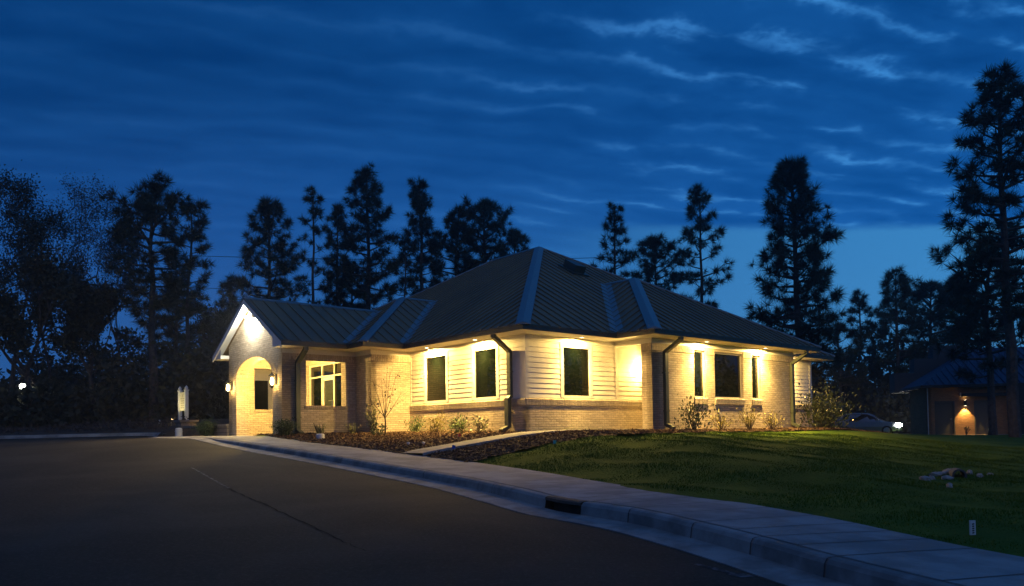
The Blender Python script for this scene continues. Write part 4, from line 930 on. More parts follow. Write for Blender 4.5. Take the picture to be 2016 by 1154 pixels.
def broadleaf(name, loc, H, R, seed, label, leaves=5000, lsz=0.22, m='leafbrown', trunk=0.18, group='bare and brown trees in the left wood', fork=0.28, up_=0.6, cat='tree'):
    """recursive limbs > thin crown of leaves at the twig ends"""
    rg = np.random.default_rng(seed); t = thing(name, loc, 0, label, cat, group); tb = MB(); tips = []
    def grow_(p, d, L, r, lv):
        n_ = 3; pts = [p]
        for k in range(n_):
            d = d + rg.normal(0, .13, 3) + np.array([0, 0, .06]); d /= np.linalg.norm(d); p = p + d * L / n_; pts.append(p)
        r_ = max(r, .022); tb.tube(pts, [r_, max(r * .86, .02), max(r * .72, .018), max(r * .58, .015)], 6 if lv < 2 else 3, False)
        if lv >= 4 or L < 0.35: tips.append((pts[-1], d)); tips.append((pts[-2], d)); return
        for k in range(3 if lv < 1 else rg.integers(2, 5)):
            q = d + rg.normal(0, .62, 3); q[2] += .12 if lv else up_; q /= np.linalg.norm(q)
            b = pts[-1] if k < 2 else pts[rg.integers(1, 4)]
            grow_(b, q, L * rg.uniform(.58, .82), r * rg.uniform(.48, .62), lv + 1)
    grow_(np.array([0, 0, -.3]), np.array([rg.normal(0, .04), rg.normal(0, .04), 1.0]), H * fork, trunk, 0)
    T = np.array([a for a, _ in tips]); Dd = np.array([b for _, b in tips])
    ext = T[:, 2].max(); k = H / ext; kr = R / np.percentile(np.hypot(T[:, 0], T[:, 1]), 92)
    sc = np.array([kr, kr, k]); tb.v = [tuple(np.array(q) * sc) for q in tb.v]; T = T * sc
    tb.build('trunk', 'bark', t)
    i = rg.integers(0, len(T), leaves); c = T[i] + rg.normal(0, 0.05 * R + .12, (leaves, 3))
    npmesh('crown', leaf_quads(c, lsz * rg.uniform(.6, 1.2, leaves), rg, .6), 4, m, t)
    return t
def atpx(pxx, D_, z=None):
    """ground point on a bearing at a given distance"""
    x = (pxx - 1008) / 1519.32 * D_ * 0.9995; zz = float(land_full(np.array([x]), np.array([float(D_)]))[0]) if z is None else z
    return (x, D_, zz - 0.05)
def top_h(py_, pxx, D_, z0):
    hor = 804.5 + 46.0 - 0.0149 * (pxx - 1008) ; return (hor - py_) * D_ / 1519.32 - z0
def PN(pxx, py_, wpx, D_, cbpx, seed, label, **kw):
    """pine whose top and crown foot come from levelled sightings"""
    loc = atpx(pxx, D_); H = top_h(py_, pxx, D_, loc[2]); Rr = wpx / 2 / 1519.32 * D_; cb = top_h(cbpx, pxx, D_, loc[2]) / H
    return pine('pine_tree', loc, H, Rr, max(.1, cb), seed, label, **kw)
gl = 'pine trees along the left wood'
PN(302, 372, 190, 42, 640, 21, 'broad dark pine rising highest out of the left wood with a thick bare trunk', dens=1.9, shape='flat', tuft=.55, trunk=.26, group=gl)
PN(372, 398, 90, 46, 640, 22, 'thin pine leaning out at the right edge of the left wood', dens=1.0, shape='flat', tuft=.5, trunk=.15, group=gl)
PN(345, 560, 150, 50, 820, 23, 'low dense pine filling the foot of the left wood beside the porch', dens=1.7, shape='round', tuft=.6, trunk=.18, group=gl)
PN(445, 620, 90, 52, 820, 24, 'low dark pine directly left of the porch gable', dens=1.6, shape='round', tuft=.55, trunk=.15, group=gl)
gb = 'pine trees standing behind the building'
PN(522, 400, 165, 56, 700, 31, 'wide rounded pine standing behind the porch gable peak', dens=1.7, shape='cone', tuft=.62, trunk=.24, group=gb)
PN(452, 560, 70, 58, 760, 36, 'short pine between the left wood and the wide pine behind the gable', dens=1.3, shape='cone', tuft=.5, trunk=.16, group=gb)
PN(619, 372, 88, 52, 640, 32, 'skinny sparse pine with a long bare pole behind the porch roof', dens=.75, shape='column', tuft=.50, trunk=.15, group=gb)
PN(664, 404, 74, 60, 700, 33, 'narrow pine tucked against the left side of the tallest pine', dens=1.2, shape='column', tuft=.55, trunk=.16, group=gb)
PN(719, 337, 140, 58, 640, 34, 'tallest pine of the group behind the left half of the roof', dens=1.7, shape='cone', tuft=.62, trunk=.27, group=gb)
PN(690, 520, 95, 62, 760, 38, 'bushy low pine in front of the foot of the tallest pine', dens=1.5, shape='round', tuft=.6, trunk=.18, group=gb)
PN(797, 470, 70, 55, 660, 35, 'small open pine in the gap left of the main roof slope', dens=.8, shape='round', tuft=.5, trunk=.13, group=gb)
PN(838, 355, 95, 60, 680, 37, 'tall narrow pine standing over the left slope of the main roof', dens=1.6, shape='column', tuft=.60, trunk=.24, group=gb)
PN(905, 412, 100, 63, 680, 39, 'dense pine at the left of the round crowned clump beside the roof peak', dens=1.6, shape='round', tuft=.62, trunk=.24, group=gb)
PN(968, 400, 130, 64, 640, 40, 'round crowned broad pine nearest the roof peak on its left', dens=1.9, shape='round', tuft=.62, trunk=.28, group=gb)
PN(1025, 455, 75, 68, 640, 41, 'low pine crown just left of the roof peak', dens=1.3, shape='round', tuft=.6, trunk=.2, group=gb)
PN(1215, 408, 92, 58, 600, 42, 'open crowned pine over the right slope, first right of the roof peak', dens=1.1, shape='column', tuft=.56, trunk=.2, group=gb)
PN(1303, 470, 105, 62, 640, 43, 'dense round topped pine low over the right slope', dens=2.1, shape='round', tuft=.6, trunk=.2, group=gb)
PN(1380, 372, 125, 58, 640, 44, 'tall open pine with separate tufts over the right slope', dens=1.05, shape='cone', tuft=.60, trunk=.2, group=gb)
PN(1578, 317, 190, 50, 760, 45, 'huge dense dark pine beyond the right end of the building', dens=2.2, shape='cone', tuft=.68, trunk=.32, group=gb)
gr = 'dark pines at the right edge'
PN(1998, 142, 255, 36, 640, 51, 'giant pine at the right edge of the photo, taller than all others', dens=1.9, shape='cone', tuft=.55, trunk=.26, group=gr)
PN(1955, 470, 200, 44, 740, 52, 'lower pine crowding the foot of the giant pine at the right edge', dens=1.5, shape='round', tuft=.6, trunk=.22, group=gr)
PN(1768, 540, 120, 66, 760, 53, 'dark pine with a pointed top between the building and the right house', dens=1.6, shape='cone', tuft=.65, trunk=.22, group=gr)
PN(1695, 578, 70, 72, 780, 54, 'thin dark pine right behind the dense pine by the right house', dens=1.2, shape='column', tuft=.6, trunk=.2, group=gr)
PN(1835, 562, 170, 70, 740, 55, 'wide dark pine above the left end of the right house', dens=1.7, shape='round', tuft=.65, trunk=.25, group=gr)
PN(1900, 552, 130, 74, 740, 56, 'dark pine above the roof of the right house', dens=1.7, shape='round', tuft=.65, trunk=.25, group=gr)
PN(1655, 640, 100, 64, 800, 57, 'low dark pine peering over the right end of the building', dens=1.5, shape='round', tuft=.6, trunk=.2, group=gr)
def BL(pxx, py_, wpx, D_, seed, label, **kw):
    loc = atpx(pxx, D_); H = top_h(py_, pxx, D_, loc[2]); return broadleaf('broadleaf_tree', loc, H, wpx / 2 / 1519.32 * D_, seed, label, **kw)
BL(20, 358, 260, 44, 61, 'dark full tree at the far left edge of the photo', leaves=15000, m='leafdark', lsz=.15)
BL(108, 338, 240, 47, 62, 'tall twiggy half bare tree near the left edge, highest of its row', leaves=9000, lsz=.12)
BL(178, 358, 210, 50, 63, 'twiggy tree between the tall half bare tree and the broad pine', leaves=10000, lsz=.13)
BL(238, 364, 180, 53, 64, 'thin topped bare tree touching the left side of the broad pine', leaves=8000, lsz=.12)
BL(60, 520, 200, 40, 65, 'low dark leafy tree behind the left lamp post', leaves=9000, m='leafdark', lsz=.24)
BL(190, 560, 190, 43, 66, 'low dark leafy tree left of the thick pine trunk', leaves=9000, m='leafdark', lsz=.24)
BL(400, 600, 120, 55, 67, 'small bare tree beyond the retaining wall', leaves=2500, trunk=.12)
BL(55, 735, 90, 41, 68, 'small bare dogwood under the left lamp post', leaves=250, trunk=.06, lsz=.1)
BL(418, 785, 60, 52, 69, 'tiny bare tree with pale twigs lit by the second lamp', leaves=120, trunk=.05, lsz=.1)
# undergrowth and the wood behind: masses nobody could count
def mass(name, spots, seed, m, lsz):
    rg = np.random.default_rng(seed); out_ = []
    for (x0, x1, y0, y1, h0, h1, n, per) in spots:
        x = rg.uniform(x0, x1, n); y = rg.uniform(y0, y1, n); z = land_z(x, y); h = rg.uniform(h0, h1, n) * (0.75 + 0.25 * np.sin(x * .35 + 1.3 * np.sin(y * .2))); r = rg.uniform(.8, 2.0, n)
        for k in range(n):
            u_ = rg.uniform(0, 1, per); c = np.stack([x[k] + rg.normal(0, r[k] * .6, per) * (1.2 - .7 * u_), y[k] + rg.normal(0, r[k] * .6, per) * (1.2 - .7 * u_), z[k] + u_ ** .8 * h[k]], 1)
            out_.append(leaf_quads(c, lsz * rg.uniform(.6, 1.3, per), rg, .6))
    o = npmesh(name, np.concatenate(out_), 4, m); return tag(o, kind='stuff')
mass('undergrowth', [(-40, -16, 38, 50, 0.8, 4.5, 90, 330), (-48, -15, 50, 62, 3, 8, 80, 330), (-15, -7, 52, 60, 1.5, 4.5, 22, 300)], 71, 'leafdark', .34)
mass('undergrowth', [(-30, -15.5, 34.6, 36.2, .15, .5, 70, 60)], 73, 'leafbrown', .12)
mass('far_wood', [(-75, 10, 85, 100, 5, 10, 120, 260), (10, 110, 90, 110, 5, 12, 110, 300), (24, 62, 62, 80, 3, 11, 80, 360), (8, 19, 58, 66, 1, 4.5, 25, 260), (34, 44, 30, 44, .5, 2.5, 8, 200), (52, 80, -5, 45, 6, 14, 90, 260), (-60, 60, -50, -38, 6, 13, 110, 260), (-75, -55, -10, 40, 6, 13, 60, 260)], 72, 'leafdark', .5)  # includes unseen woods beside and behind, added to darken panes and block low sky
# ---- garden shrubs
def shrub(name, u, v, w, h, seed, label, m, n=500, lsz=.07, stems=7, form='dome', world=None, cat='shrub', asp=.45, group=None):
    x, y = world if world else wl(u, v)[:2]; z = float(land_z(np.array([x]), np.array([y]))[0]) + .03
    rg = np.random.default_rng(seed); t = thing(name, (x, y, z), 0, label, cat, group); tb = MB(); cs = []; ds = []
    for k in range(stems):
        a = 6.283 * k / stems + rg.normal(0, .3); r_ = w / 2 * rg.uniform(.25, .95); hh_ = h * rg.uniform(.6, 1.0) * (1 - .35 * (r_ / (w / 2)) ** 2)
        p1 = np.array([math.cos(a) * r_ * .45, math.sin(a) * r_ * .45, hh_ * .5]); p2 = np.array([math.cos(a) * r_, math.sin(a) * r_, hh_])
        tb.tube([(0, 0, -.05), p1, p2], [.011 + .008 * h, .009, .004], 4, False)
        m_ = n // stems
        if form == 'dome': f = rg.uniform(.25, 1.05, m_); sp_ = .22 * w
        elif form == 'ball': f = rg.uniform(.15, 1.1, m_); sp_ = .12 * w
        else: f = rg.uniform(.3, 1.05, m_); sp_ = .09 * w
        b = np.where(f[:, None] < .5, p1 * (f[:, None] / .5), p1 + (p2 - p1) * ((f[:, None] - .5) / .5)); b = b + rg.normal(0, sp_, (m_, 3)) * [1, 1, .8]
        cs.append(b); ds.append(np.tile((p2 - p1) / np.linalg.norm(p2 - p1), (m_, 1)))
    tb.build('stems', 'twig', t); c = np.concatenate(cs); c[:, 2] = np.abs(c[:, 2])
    npmesh('foliage', leaf_quads(c, lsz * rg.uniform(.6, 1.25, len(c)), rg, asp, d=None if form == 'ball' else np.concatenate(ds)), 4, m, t)
    return t
g1 = 'small shrubs planted along the left siding wall'
shrub('garden_shrub', -.55, 4.72, .55, .45, 81, 'small green shrub against the brick bump, first from the left under the siding', 'green', 420, .075, group=g1)
shrub('garden_shrub', -.55, 3.62, .55, .55, 82, 'yellow leaved shrub under the left siding window', 'yellow', 380, .08, group=g1)
shrub('garden_shrub', -.60, 2.38, .55, .52, 83, 'dark green shrub with the red tag between the two siding windows', 'green', 460, .08, group=g1)
shrub('garden_shrub', -.60, 1.36, .50, .52, 84, 'pale leaved shrub nearest the corner downspout', 'pale', 320, .08, group=g1)
shrub('boxwood', 0, 0, .72, .52, 85, 'round dark boxwood at the corner of the porch', 'dkgreen', 4200, .05, 26, 'ball', world=wl(-4.25, 6.35)[:2], group='round boxwoods flanking the porch')
shrub('boxwood', 0, 0, .78, .55, 86, 'round green boxwood in front of the retaining wall', 'dkgreen', 4200, .05, 26, 'ball', world=wl(-4.45, 12.6)[:2], group='round boxwoods flanking the porch')
def lily(u, v, seed, label):
    x, y = wl(u, v)[:2]; z = float(land_z(np.array([x]), np.array([y]))[0]) + .03; rg = np.random.default_rng(seed); mb = MB()
    for k in range(46):
        a = rg.uniform(0, 6.28); L = rg.uniform(.25, .5); d = np.array([math.cos(a), math.sin(a), 0]); s_ = np.array([-d[1], d[0], 0]) * .012; q = rg.normal(0, .05, 3) * [1, 1, 0]
        P = [q, q + d * L * .4 + [0, 0, L * .75], q + d * L * .85 + [0, 0, L * .8], q + d * L * 1.1 + [0, 0, L * .55]]
        for i in range(3): mb.face([P[i] - s_ * (1 - .3 * i), P[i] + s_ * (1 - .3 * i), P[i + 1] + s_ * (.7 - .3 * i), P[i + 1] - s_ * (.7 - .3 * i)])
    o = mb.build('strap_leaf_plant', 'pale'); o.location = (x, y, z); return tag(o, label, 'plant', 'strap leaved plants beside the porch')
lily(-3.05, 6.42, 87, 'strap leaved plant under the porch side opening'); lily(-1.95, 6.3, 88, 'strap leaved plant in the corner where the porch meets the wall')
shrub('upright_shrub', -1.95, 5.0, .5, 1.05, 89, 'upright pale leaved shrub standing behind the young tree', 'pale', 150, .15, 8, 'open', asp=.4)
shrub('garden_shrub', -2.2, 4.2, .5, .42, 90, 'low loose dark shrub at the foot of the young tree', 'dkgreen', 130, .09, 6, 'open')
# young tree with a few leaves left
rg = np.random.default_rng(7); x, y = wl(-1.75, 4.62)[:2]; z = float(land_z(np.array([x]), np.array([y]))[0]); t = thing('young_tree', (x, y, z), TH, 'young almost leafless tree in the mulch before the brick bump', 'tree')
tb = MB(); tp = []
tb.tube([(0, 0, -.05), (.01, -.01, .45), (0, 0, .62)], [.028, .024, .021], 7)
for (a, L, tl) in ((0.0, 1.25, .35), (2.2, 1.2, .38), (3.6, 1.0, .55), (5.0, 1.3, .18), (1.2, 1.15, .6), (4.3, 1.2, .42), (5.8, .85, .75), (2.9, .8, .9)):
    p0 = np.array([0, 0, rg.uniform(.5, .66)]); d = np.array([math.cos(a) * tl, math.sin(a) * tl, 1]); d /= np.linalg.norm(d)
    pts = [p0, p0 + d * L * .35, p0 + d * L * .7 + [0, 0, .04 * L], p0 + d * L + [0, 0, .12 * L]]; tb.tube(pts, [.013, .009, .006, .003], 4, False)
    for k in range(5):
        b = pts[1] + (pts[3] - pts[1]) * rg.uniform(0, .9); q = d + rg.normal(0, .5, 3); q /= np.linalg.norm(q); L2 = rg.uniform(.18, .42); tb.tube([b, b + q * L2], [.004, .002], 3, False); tp += [b + q * L2, b + q * L2 * .6]
tb.build('trunk', 'twig', t); tp = np.array(tp); k = tp[rg.integers(0, len(tp), 42)] + rg.normal(0, .02, (42, 3))
npmesh('leaves', leaf_quads(k, .075 * rg.uniform(.6, 1.2, 42), rg, .6, d=np.tile([0, 0, -1.0], (42, 1))), 4, 'leafbrown', t)
# wing bed
shrub('glossy_shrub', 4.95, -2.0, .95, 1.0, 91, 'dark glossy shrub with bare lower stems under the left narrow window', 'glossy', 560, .10, 13, 'dome', asp=.42)
g2 = 'spindly yellowish shrubs under the wide windows'
shrub('spindly_shrub', 6.35, -2.0, .9, .62, 92, 'spindly yellowish shrub under the wide window, left of three', 'yellow', 260, .075, 11, 'open', group=g2)
shrub('spindly_shrub', 7.95, -2.0, .95, .85, 93, 'tallest spindly yellowish shrub, middle of the three', 'yellow', 330, .08, 12, 'open', group=g2)
shrub('spindly_shrub', 9.2, -2.05, .95, .62, 94, 'spindly yellowish shrub before the right downspout', 'yellow', 300, .075, 12, 'open', group=g2)
shrub('big_shrub', 13.0, -1.9, 1.5, 1.35, 95, 'large bushy green shrub at the right end of the building', 'glossy', 2400, .12, 20, 'dome', asp=.42)
# lawn blades
def blades(n, reg, hgt, name):
    x = rgn.uniform(reg[0], reg[1], n); y = rgn.uniform(reg[2], reg[3], n)
    k = ~inpoly(x, y, ROADP) & ~inpoly(x, y, BEDB) & ~inpoly(x, y, BEDA); L = np.stack([(x - BX) * CT + (y - BY) * ST, -(x - BX) * ST + (y - BY) * CT], 1)
    k &= (L[:, 1] < -2.4) & (np.abs(x) < y * .75 + 1); x, y = x[k], y[k]; n = len(x)
    d = np.stack([np.interp(y, IN[::-1, 1], IN[::-1, 0])], 1)[:, 0]; k = x > d + .02; x, y = x[k], y[k]; n = len(x)
    z = land_full(x, y); c = np.stack([x, y, z - .005], 1); a = rgn.uniform(0, 6.28, n); s_ = np.stack([np.cos(a), np.sin(a), 0 * a], 1) * rgn.uniform(.003, .006, (n, 1)) * (y[:, None] / 12 + .5)
    clump = .6 + .5 * np.sin(x * 2.1 + 1.3 * np.sin(y * 1.7)) * np.sin(y * 2.6)
    h = hgt * rgn.uniform(.5, 1.2, n) * clump; tip = c + np.stack([rgn.normal(0, .35, n) * h, rgn.normal(0, .35, n) * h, h], 1)
    return tag(npmesh(name, np.stack([c - s_, c + s_, tip], 1), 3, 'blade'), kind='stuff')
blades(260000, (-3, 17, 6, 25), .055, 'lawn_grass')

# ================================================================== retaining wall, sign and things on the left
t = thing('retaining_wall', wl(-4.15, 11.35, 0.0), TH, 'low tan block retaining wall running left from the porch to a pillar', 'retaining wall')
b = MB(); fr = FR((0, 0), (0, 1), (-1, 0)); wall(b, fr, 0, 4.75, -0.3, 0.36, [], 0.30); b.build('blocks', 'block', t)
b = MB(); board(b, fr, -0.02, 4.75, 0.362, 0.43, -0.33, 0.035); b.build('cap', 'blockcap', t)
b = MB(); wall(b, fr, 4.76, 5.42, -0.3, 0.60, [], 0.62, 0.10); b.build('pillar', 'block', t)
b = MB(); board(b, fr, 4.70, 5.48, 0.602, 0.68, -0.58, 0.16); b.build('pillar_cap', 'blockcap', t)
x, y = wl(-4.75, 14.75)[:2]
k = MB(); k.lathe([(0.13, -0.1), (0.135, 0.0), (0.125, 0.33), (0.10, 0.36), (0.03, 0.37)], n=16); k.lathe([(0.139, 0.22), (0.141, 0.23), (0.139, 0.25)], n=16)
o = k.build('white_post', 'pvc'); o.location = (x, y, -0.02); tag(o, 'short white plastic utility post in front of the block pillar', 'utility post')
# sign on two white posts
sx, sy, sz = atpx(360, 37.5); t = thing('sign', (sx, sy, sz), -0.85, 'cream double sided name sign between two white posts with finials', 'sign')
for s_ in (-1, 1):
    k = MB(); px_ = s_ * 0.46; k.box((px_ - .075, -.075, -.3), (px_ + .075, .075, 1.56)); k.box((px_ - .10, -.10, 1.56), (px_ + .10, .10, 1.60)); k.build('post', 'white_trim', t)
    k = MB(); k.lathe([(0.05, 1.60), (0.06, 1.62), (0.085, 1.68), (0.06, 1.74), (0.01, 1.80)], (px_, 0, 0), 10); k.build('finial', 'white_trim', t)
k = MB(); k.box((-.385, -.03, .60), (.385, .03, 1.50)); k.build('board', 'signface', t)
k = MB(); rs = random.Random(4)
k.face([(-.02, -.032, 1.26), (.03, -.032, 1.25), (.09, -.032, 1.40), (.05, -.032, 1.42)]); k.face([(.03, -.032, 1.33), (.11, -.032, 1.36), (.10, -.032, 1.39), (.04, -.032, 1.38)])
for r_, z_ in enumerate((1.16, 1.05, .94, .83, .72)):
    xx = -.27 + .03 * (r_ % 2)
    while xx < .25: w_ = rs.uniform(.02, .05); k.face([(xx, -.032, z_), (xx + w_, -.032, z_), (xx + w_, -.032, z_ + .045), (xx, -.032, z_ + .045)]); xx += w_ + rs.choice([.015, .015, .05])
k.build('lettering', 'signtext', t)
c_, s__ = math.cos(-0.85), math.sin(-0.85)
for i, (dx, dy, lab) in enumerate(((-0.05, -1.1, 'small ground spotlight between the sign posts'), (1.15, -0.9, 'small ground spotlight to the right of the sign'))):
    gx_, gy_ = sx + dx * c_ - dy * s__, sy + dx * s__ + dy * c_; gz_ = float(land_z(np.array([gx_]), np.array([gy_]))[0])
    t2 = thing('ground_spotlight', (gx_, gy_, gz_), 0, lab, 'spotlight', 'ground spotlights by the sign')
    k = MB(); k.tube([(0, 0, -.1), (0, 0, .12)], .012); k.tube([(0, -.05, .10), (0.0, .06, .19)], [.03, .045], 10); k.build('housing', 'pvc', t2)
    aim = Vector((sx - gx_, sy - gy_, sz + 1.0 - gz_)); k = MB(); k.tube([Vector((0, .062, .192)), Vector((0, .07, .2))], [.036, .02], 10); k.build('lens', 'e_warm', t2)
    lamp('spot_beam', 'SPOT', (0, .0, .26), 90 if i == 0 else 35, (1.0, .84, .42), t2, .03, aim, math.radians(75), .8)
def post_lamp(pxx, D_, py_, lab, power, m='e_cool'):
    x, y, z = atpx(pxx, D_); H = top_h(py_, pxx, D_, z); t = thing('lamp_post', (x, y, z), 0, lab, 'lamp post', 'lit lamp posts by the left wood')
    k = MB(); k.tube([(0, 0, -.3), (0, 0, .5), (0, 0, H - .22)], [.07, .05, .04], 8); k.lathe([(.11, -.05), (.10, .25), (.06, .32)], n=10); k.build('pole', 'black', t)
    k = MB(); k.lathe([(.02, H + .17), (.13, H + .12), (.15, H + .10)], n=10); k.lathe([(.05, H - .24), (.10, H - .2), (.10, H - .18)], n=10); k.build('cap', 'black', t)
    k = MB(); k.lathe([(.06, H - .17), (.16, H - .1), (.19, H), (.14, H + .09)], n=12); k.build('globe', m, t)
    lamp('lamp_glow', 'POINT', (0, 0, H + .0), power, (.95, 1.0, .78), t, .16)
post_lamp(45, 40, 760, 'lit lamp post with a glowing white globe before the wood at the far left', 2200)
post_lamp(420, 54, 771, 'farther lit lamp post seen just left of the porch', 60, 'e_cool')
# overhead wires
for i, (z0, z1, lab) in enumerate(((15.3, 14.7, 'topmost overhead wire'), (12.6, 12.2, 'middle overhead wire'), (6.6, 6.4, 'lowest overhead wire'))):
    k = MB(); P = [(-34 + 46 * q, 63 + 2 * q, z0 + (z1 - z0) * q - 1.1 * 4 * q * (1 - q) * .4) for q in np.linspace(0, 1, 16)]; k.tube(P, .022, 4)
    tag(k.build('overhead_wire', 'black'), lab + ' crossing the gap between the left wood and the pines', 'wire', 'overhead wires behind the trees')
# ================================================================== small things in the beds
def onland(pxx, pyy, lo=8, hi=30):
    """where a sight line meets the ground"""
    d = np.linspace(lo, hi, 900); x = (pxx - 1008) / 1519.32 * d; hor = 850.1 - 0.0149 * (pxx - 1008); z = -(pyy - hor) * d / 1519.32
    k = np.argmax(land_full(x, d) + .03 >= z); return float(x[k]), float(d[k]), float(land_full(x[k:k + 1], d[k:k + 1])[0])
x, y, z = onland(630, 864); k = MB(); k.lathe([(0.11, -.05), (.125, .02), (.125, .13), (.10, .155), (.02, .16)], n=16); o = k.build('bucket', 'pvc'); o.location = (x, y, z + .03); tag(o, 'small white capped pot standing in the mulch near the porch', 'white pot')
def flag(pxx, pyy, m, lab, h=.28):
    x, y, z = onland(pxx, pyy); t = thing('marker_flag', (x, y, z), .3, lab, 'marker flag'); k = MB(); k.tube([(0, 0, -.05), (0, 0, h)], .003, 4); k.build('wire', 'steel', t)
    k = MB(); k.face([(0, 0, h), (.09, .01, h - .01), (.08, .02, h - .08), (0, 0, h - .09)]); k.face([(0, .004, h), (.09, .014, h - .01), (.08, .024, h - .08), (0, .004, h - .09)]); k.build('flag', m, t)
flag(889, 888, 'blueplastic', 'blue marker flag in the dark mulch below the path', .17); flag(1088, 872, 'teal', 'turquoise marker flag where mulch meets lawn', .10); flag(901, 866, 'redplastic', 'red tag beside the dark green shrub under the siding windows', .2)
for pxx, pyy, lab in ((803, 877, 'white irrigation cap in the mulch near the sidewalk, left of two'), (833, 876, 'white irrigation cap in the mulch beside the path, right of two')):
    x, y, z = onland(pxx, pyy); k = MB(); k.lathe([(.03, -.05), (.03, .05), (.045, .055), (.04, .085), (.01, .09)], n=10); o = k.build('irrigation_cap', 'pvc'); o.location = (x, y, z + .03); tag(o, lab, 'irrigation cap', 'white irrigation caps')
# white utility marker in the lawn
x, y, z = onland(1907, 1046, 7, 14); t = thing('lawn_marker', (x, y, z), .25, 'flat white marker post with dark lettering standing in the dark lawn', 'marker post')
k = MB(); k.box((-.032, -.008, -.1), (.032, .008, .145)); k.build('post', 'pvc', t)
k = MB()
for i in range(5): zz = .115 - .022 * i; k.face([(-.012, -.0095, zz), (.014, -.0095, zz + .003), (.012, -.0095, zz - .011), (-.014, -.0095, zz - .013)])
k.build('lettering', 'black', t)
# drain pipe and rocks in the swale
x, y, z = onland(1885, 938, 11, 22); t = thing('drain_pipe', (x, y, z + .05), 1.2, 'grey concrete drain pipe mouth opening among pale rocks', 'drain pipe')
k = MB(); n = 20
for (r0, x0, r1, x1) in ((.13, .0, .13, .5), (.095, .0, .095, .5), (.13, 0, .095, 0)):
    for i in range(n):
        a, b_ = 6.28318 * i / n, 6.28318 * (i + 1) / n; k.face([(x0, r0 * math.cos(a), r0 * math.sin(a)), (x0, r0 * math.cos(b_), r0 * math.sin(b_)), (x1, r1 * math.cos(b_), r1 * math.sin(b_)), (x1, r1 * math.cos(a), r1 * math.sin(a))])
k.build('pipe', 'greyblock', t); pipe = (x, y, z)
rr = np.random.default_rng(9)
RK = [(1817, 942, .10, 'pale rock at the left end of the pile by the drain'), (1838, 934, .12, 'flat pinkish rock left of the drain mouth'), (1850, 931, .09, 'round cream rock left of the drain mouth'), (1858, 928, .10, 'pale rock on top of the pile by the drain'), (1865, 924, .08, 'topmost cream rock of the pile by the drain'), (1861, 940, .10, 'upright pale rock directly left of the pipe opening'), (1830, 940, .08, 'small dark rock in the rock pile'), (1905, 930, .09, 'dark flat rock behind the pipe'), (1925, 936, .10, 'flat pale rock to the right of the drain'), (1945, 932, .06, 'small rock farthest right of the drain'), (1864, 955, .07, 'single reddish rock in front of the drain on the grass')]
for pxx, pyy, r_, lab in RK:
    r_ *= 0.78; x, y, z = onland(pxx, pyy, 10, 24); k = MB(); nu, nv = 9, 6; off = rr.uniform(.72, 1.2, (nv + 1, nu)); off[0] = off[0, 0]; off[-1] = off[-1, 0]; sc = rr.uniform(.7, 1.35, 3) * [1.15, 1, .8]
    vv = [[(r_ * off[j, i] * math.sin(math.pi * j / nv) * math.cos(6.28318 * i / nu) * sc[0], r_ * off[j, i] * math.sin(math.pi * j / nv) * math.sin(6.28318 * i / nu) * sc[1], r_ * off[j, i] * math.cos(math.pi * j / nv) * sc[2]) for i in range(nu)] for j in range(nv + 1)]
    for j in range(nv):
        for i in range(nu): i2 = (i + 1) % nu; k.face([vv[j][i], vv[j][i2], vv[j + 1][i2], vv[j + 1][i]])
    o = k.build('rock', 'rock'); o.location = (x, y, z + r_ * .3); tag(o, lab, 'rock', 'pale rocks around the drain pipe')
# ================================================================== house at the right
hx, hy, hz = 25.7, 48.2, -0.60; ha = math.atan2(-2.2, 10.0)
t = thing('brick_house', (hx, hy, hz), ha, 'dark brick house with blue metal roof and two doors at the right edge', 'house')
hf = FR((0, 0), (1, 0), (0, -1)); DZ = 2.12
D1, D2 = (0.64, 1.78, 0.02, DZ), (2.86, 4.02, 0.02, DZ)
b = MB(); wall(b, hf, 0.2, 13, -0.4, 3.05, [D1, D2], 0.25); wall(b, FR((0.2, 0), (0, 1), (-1, 0)), 0.0, 3.6, -0.4, 3.05, [], 0.25); b.build('wall', 'orange_brick', t)
for d_ in (D1, D2):
    k = MB(); board(k, hf, d_[0], d_[0] + .07, 0, DZ, -.12, .01); board(k, hf, d_[1] - .07, d_[1], 0, DZ, -.12, .01); board(k, hf, d_[0] + .07, d_[1] - .07, DZ - .07, DZ, -.12, .01); fm = k.build('door', 'doorpaint', t)
    k = MB(); board(k, hf, d_[0] + .072, d_[1] - .072, .02, DZ - .072, -.12, -.07)
    board(k, hf, d_[0] + .2, d_[1] - .2, .25, .95, -.07, -.055); board(k, hf, d_[0] + .2, d_[1] - .2, 1.1, 1.9, -.07, -.055); k.build('leaf', 'doorpaint', fm)
    k = MB(); k.tube([hf(d_[1] - .18, 1.0, -.06), hf(d_[1] - .18, 1.0, -.01), hf(d_[1] - .28, 1.0, -.01)], .018); k.build('handle', 'steel', fm)
k = MB(); board(k, hf, .22, .27, 0.0, 2.95, 0.0, .05); k.build('downspout', 'trim', t)
k = MB(); board(k, hf, 2.16, 5.2, 2.36, 2.56, 0.0, 0.42); k.build('canopy_beam', 'black', t)
k = MB(); board(k, hf, 5.05, 5.55, -0.3, 3.0, 0.3, 0.8); col_ = k.build('column', 'black', t)
k = MB()
for i, z_ in enumerate((1.95, 1.76, 1.52, 1.28, 1.08)): k.face([hf(5.2, z_, .803), hf(5.42, z_ + .02, .803), hf(5.42, z_ + .06, .803), hf(5.2, z_ + .05, .803)])
k.build('lettering', 'greyblock', t)
rp = [(-0.25, -0.7, 3.08), (13.5, -0.7, 3.08), (13.5, 4.6, 5.75), (4.2, 4.6, 5.75)]
k = MB(); k.face(rp); k.face([rp[0], rp[3], (-0.25, 4.2, 3.08)]); k.face([rp[3], rp[2], (13.5, 5.6, 3.08), (-0.25, 4.2, 3.08)])
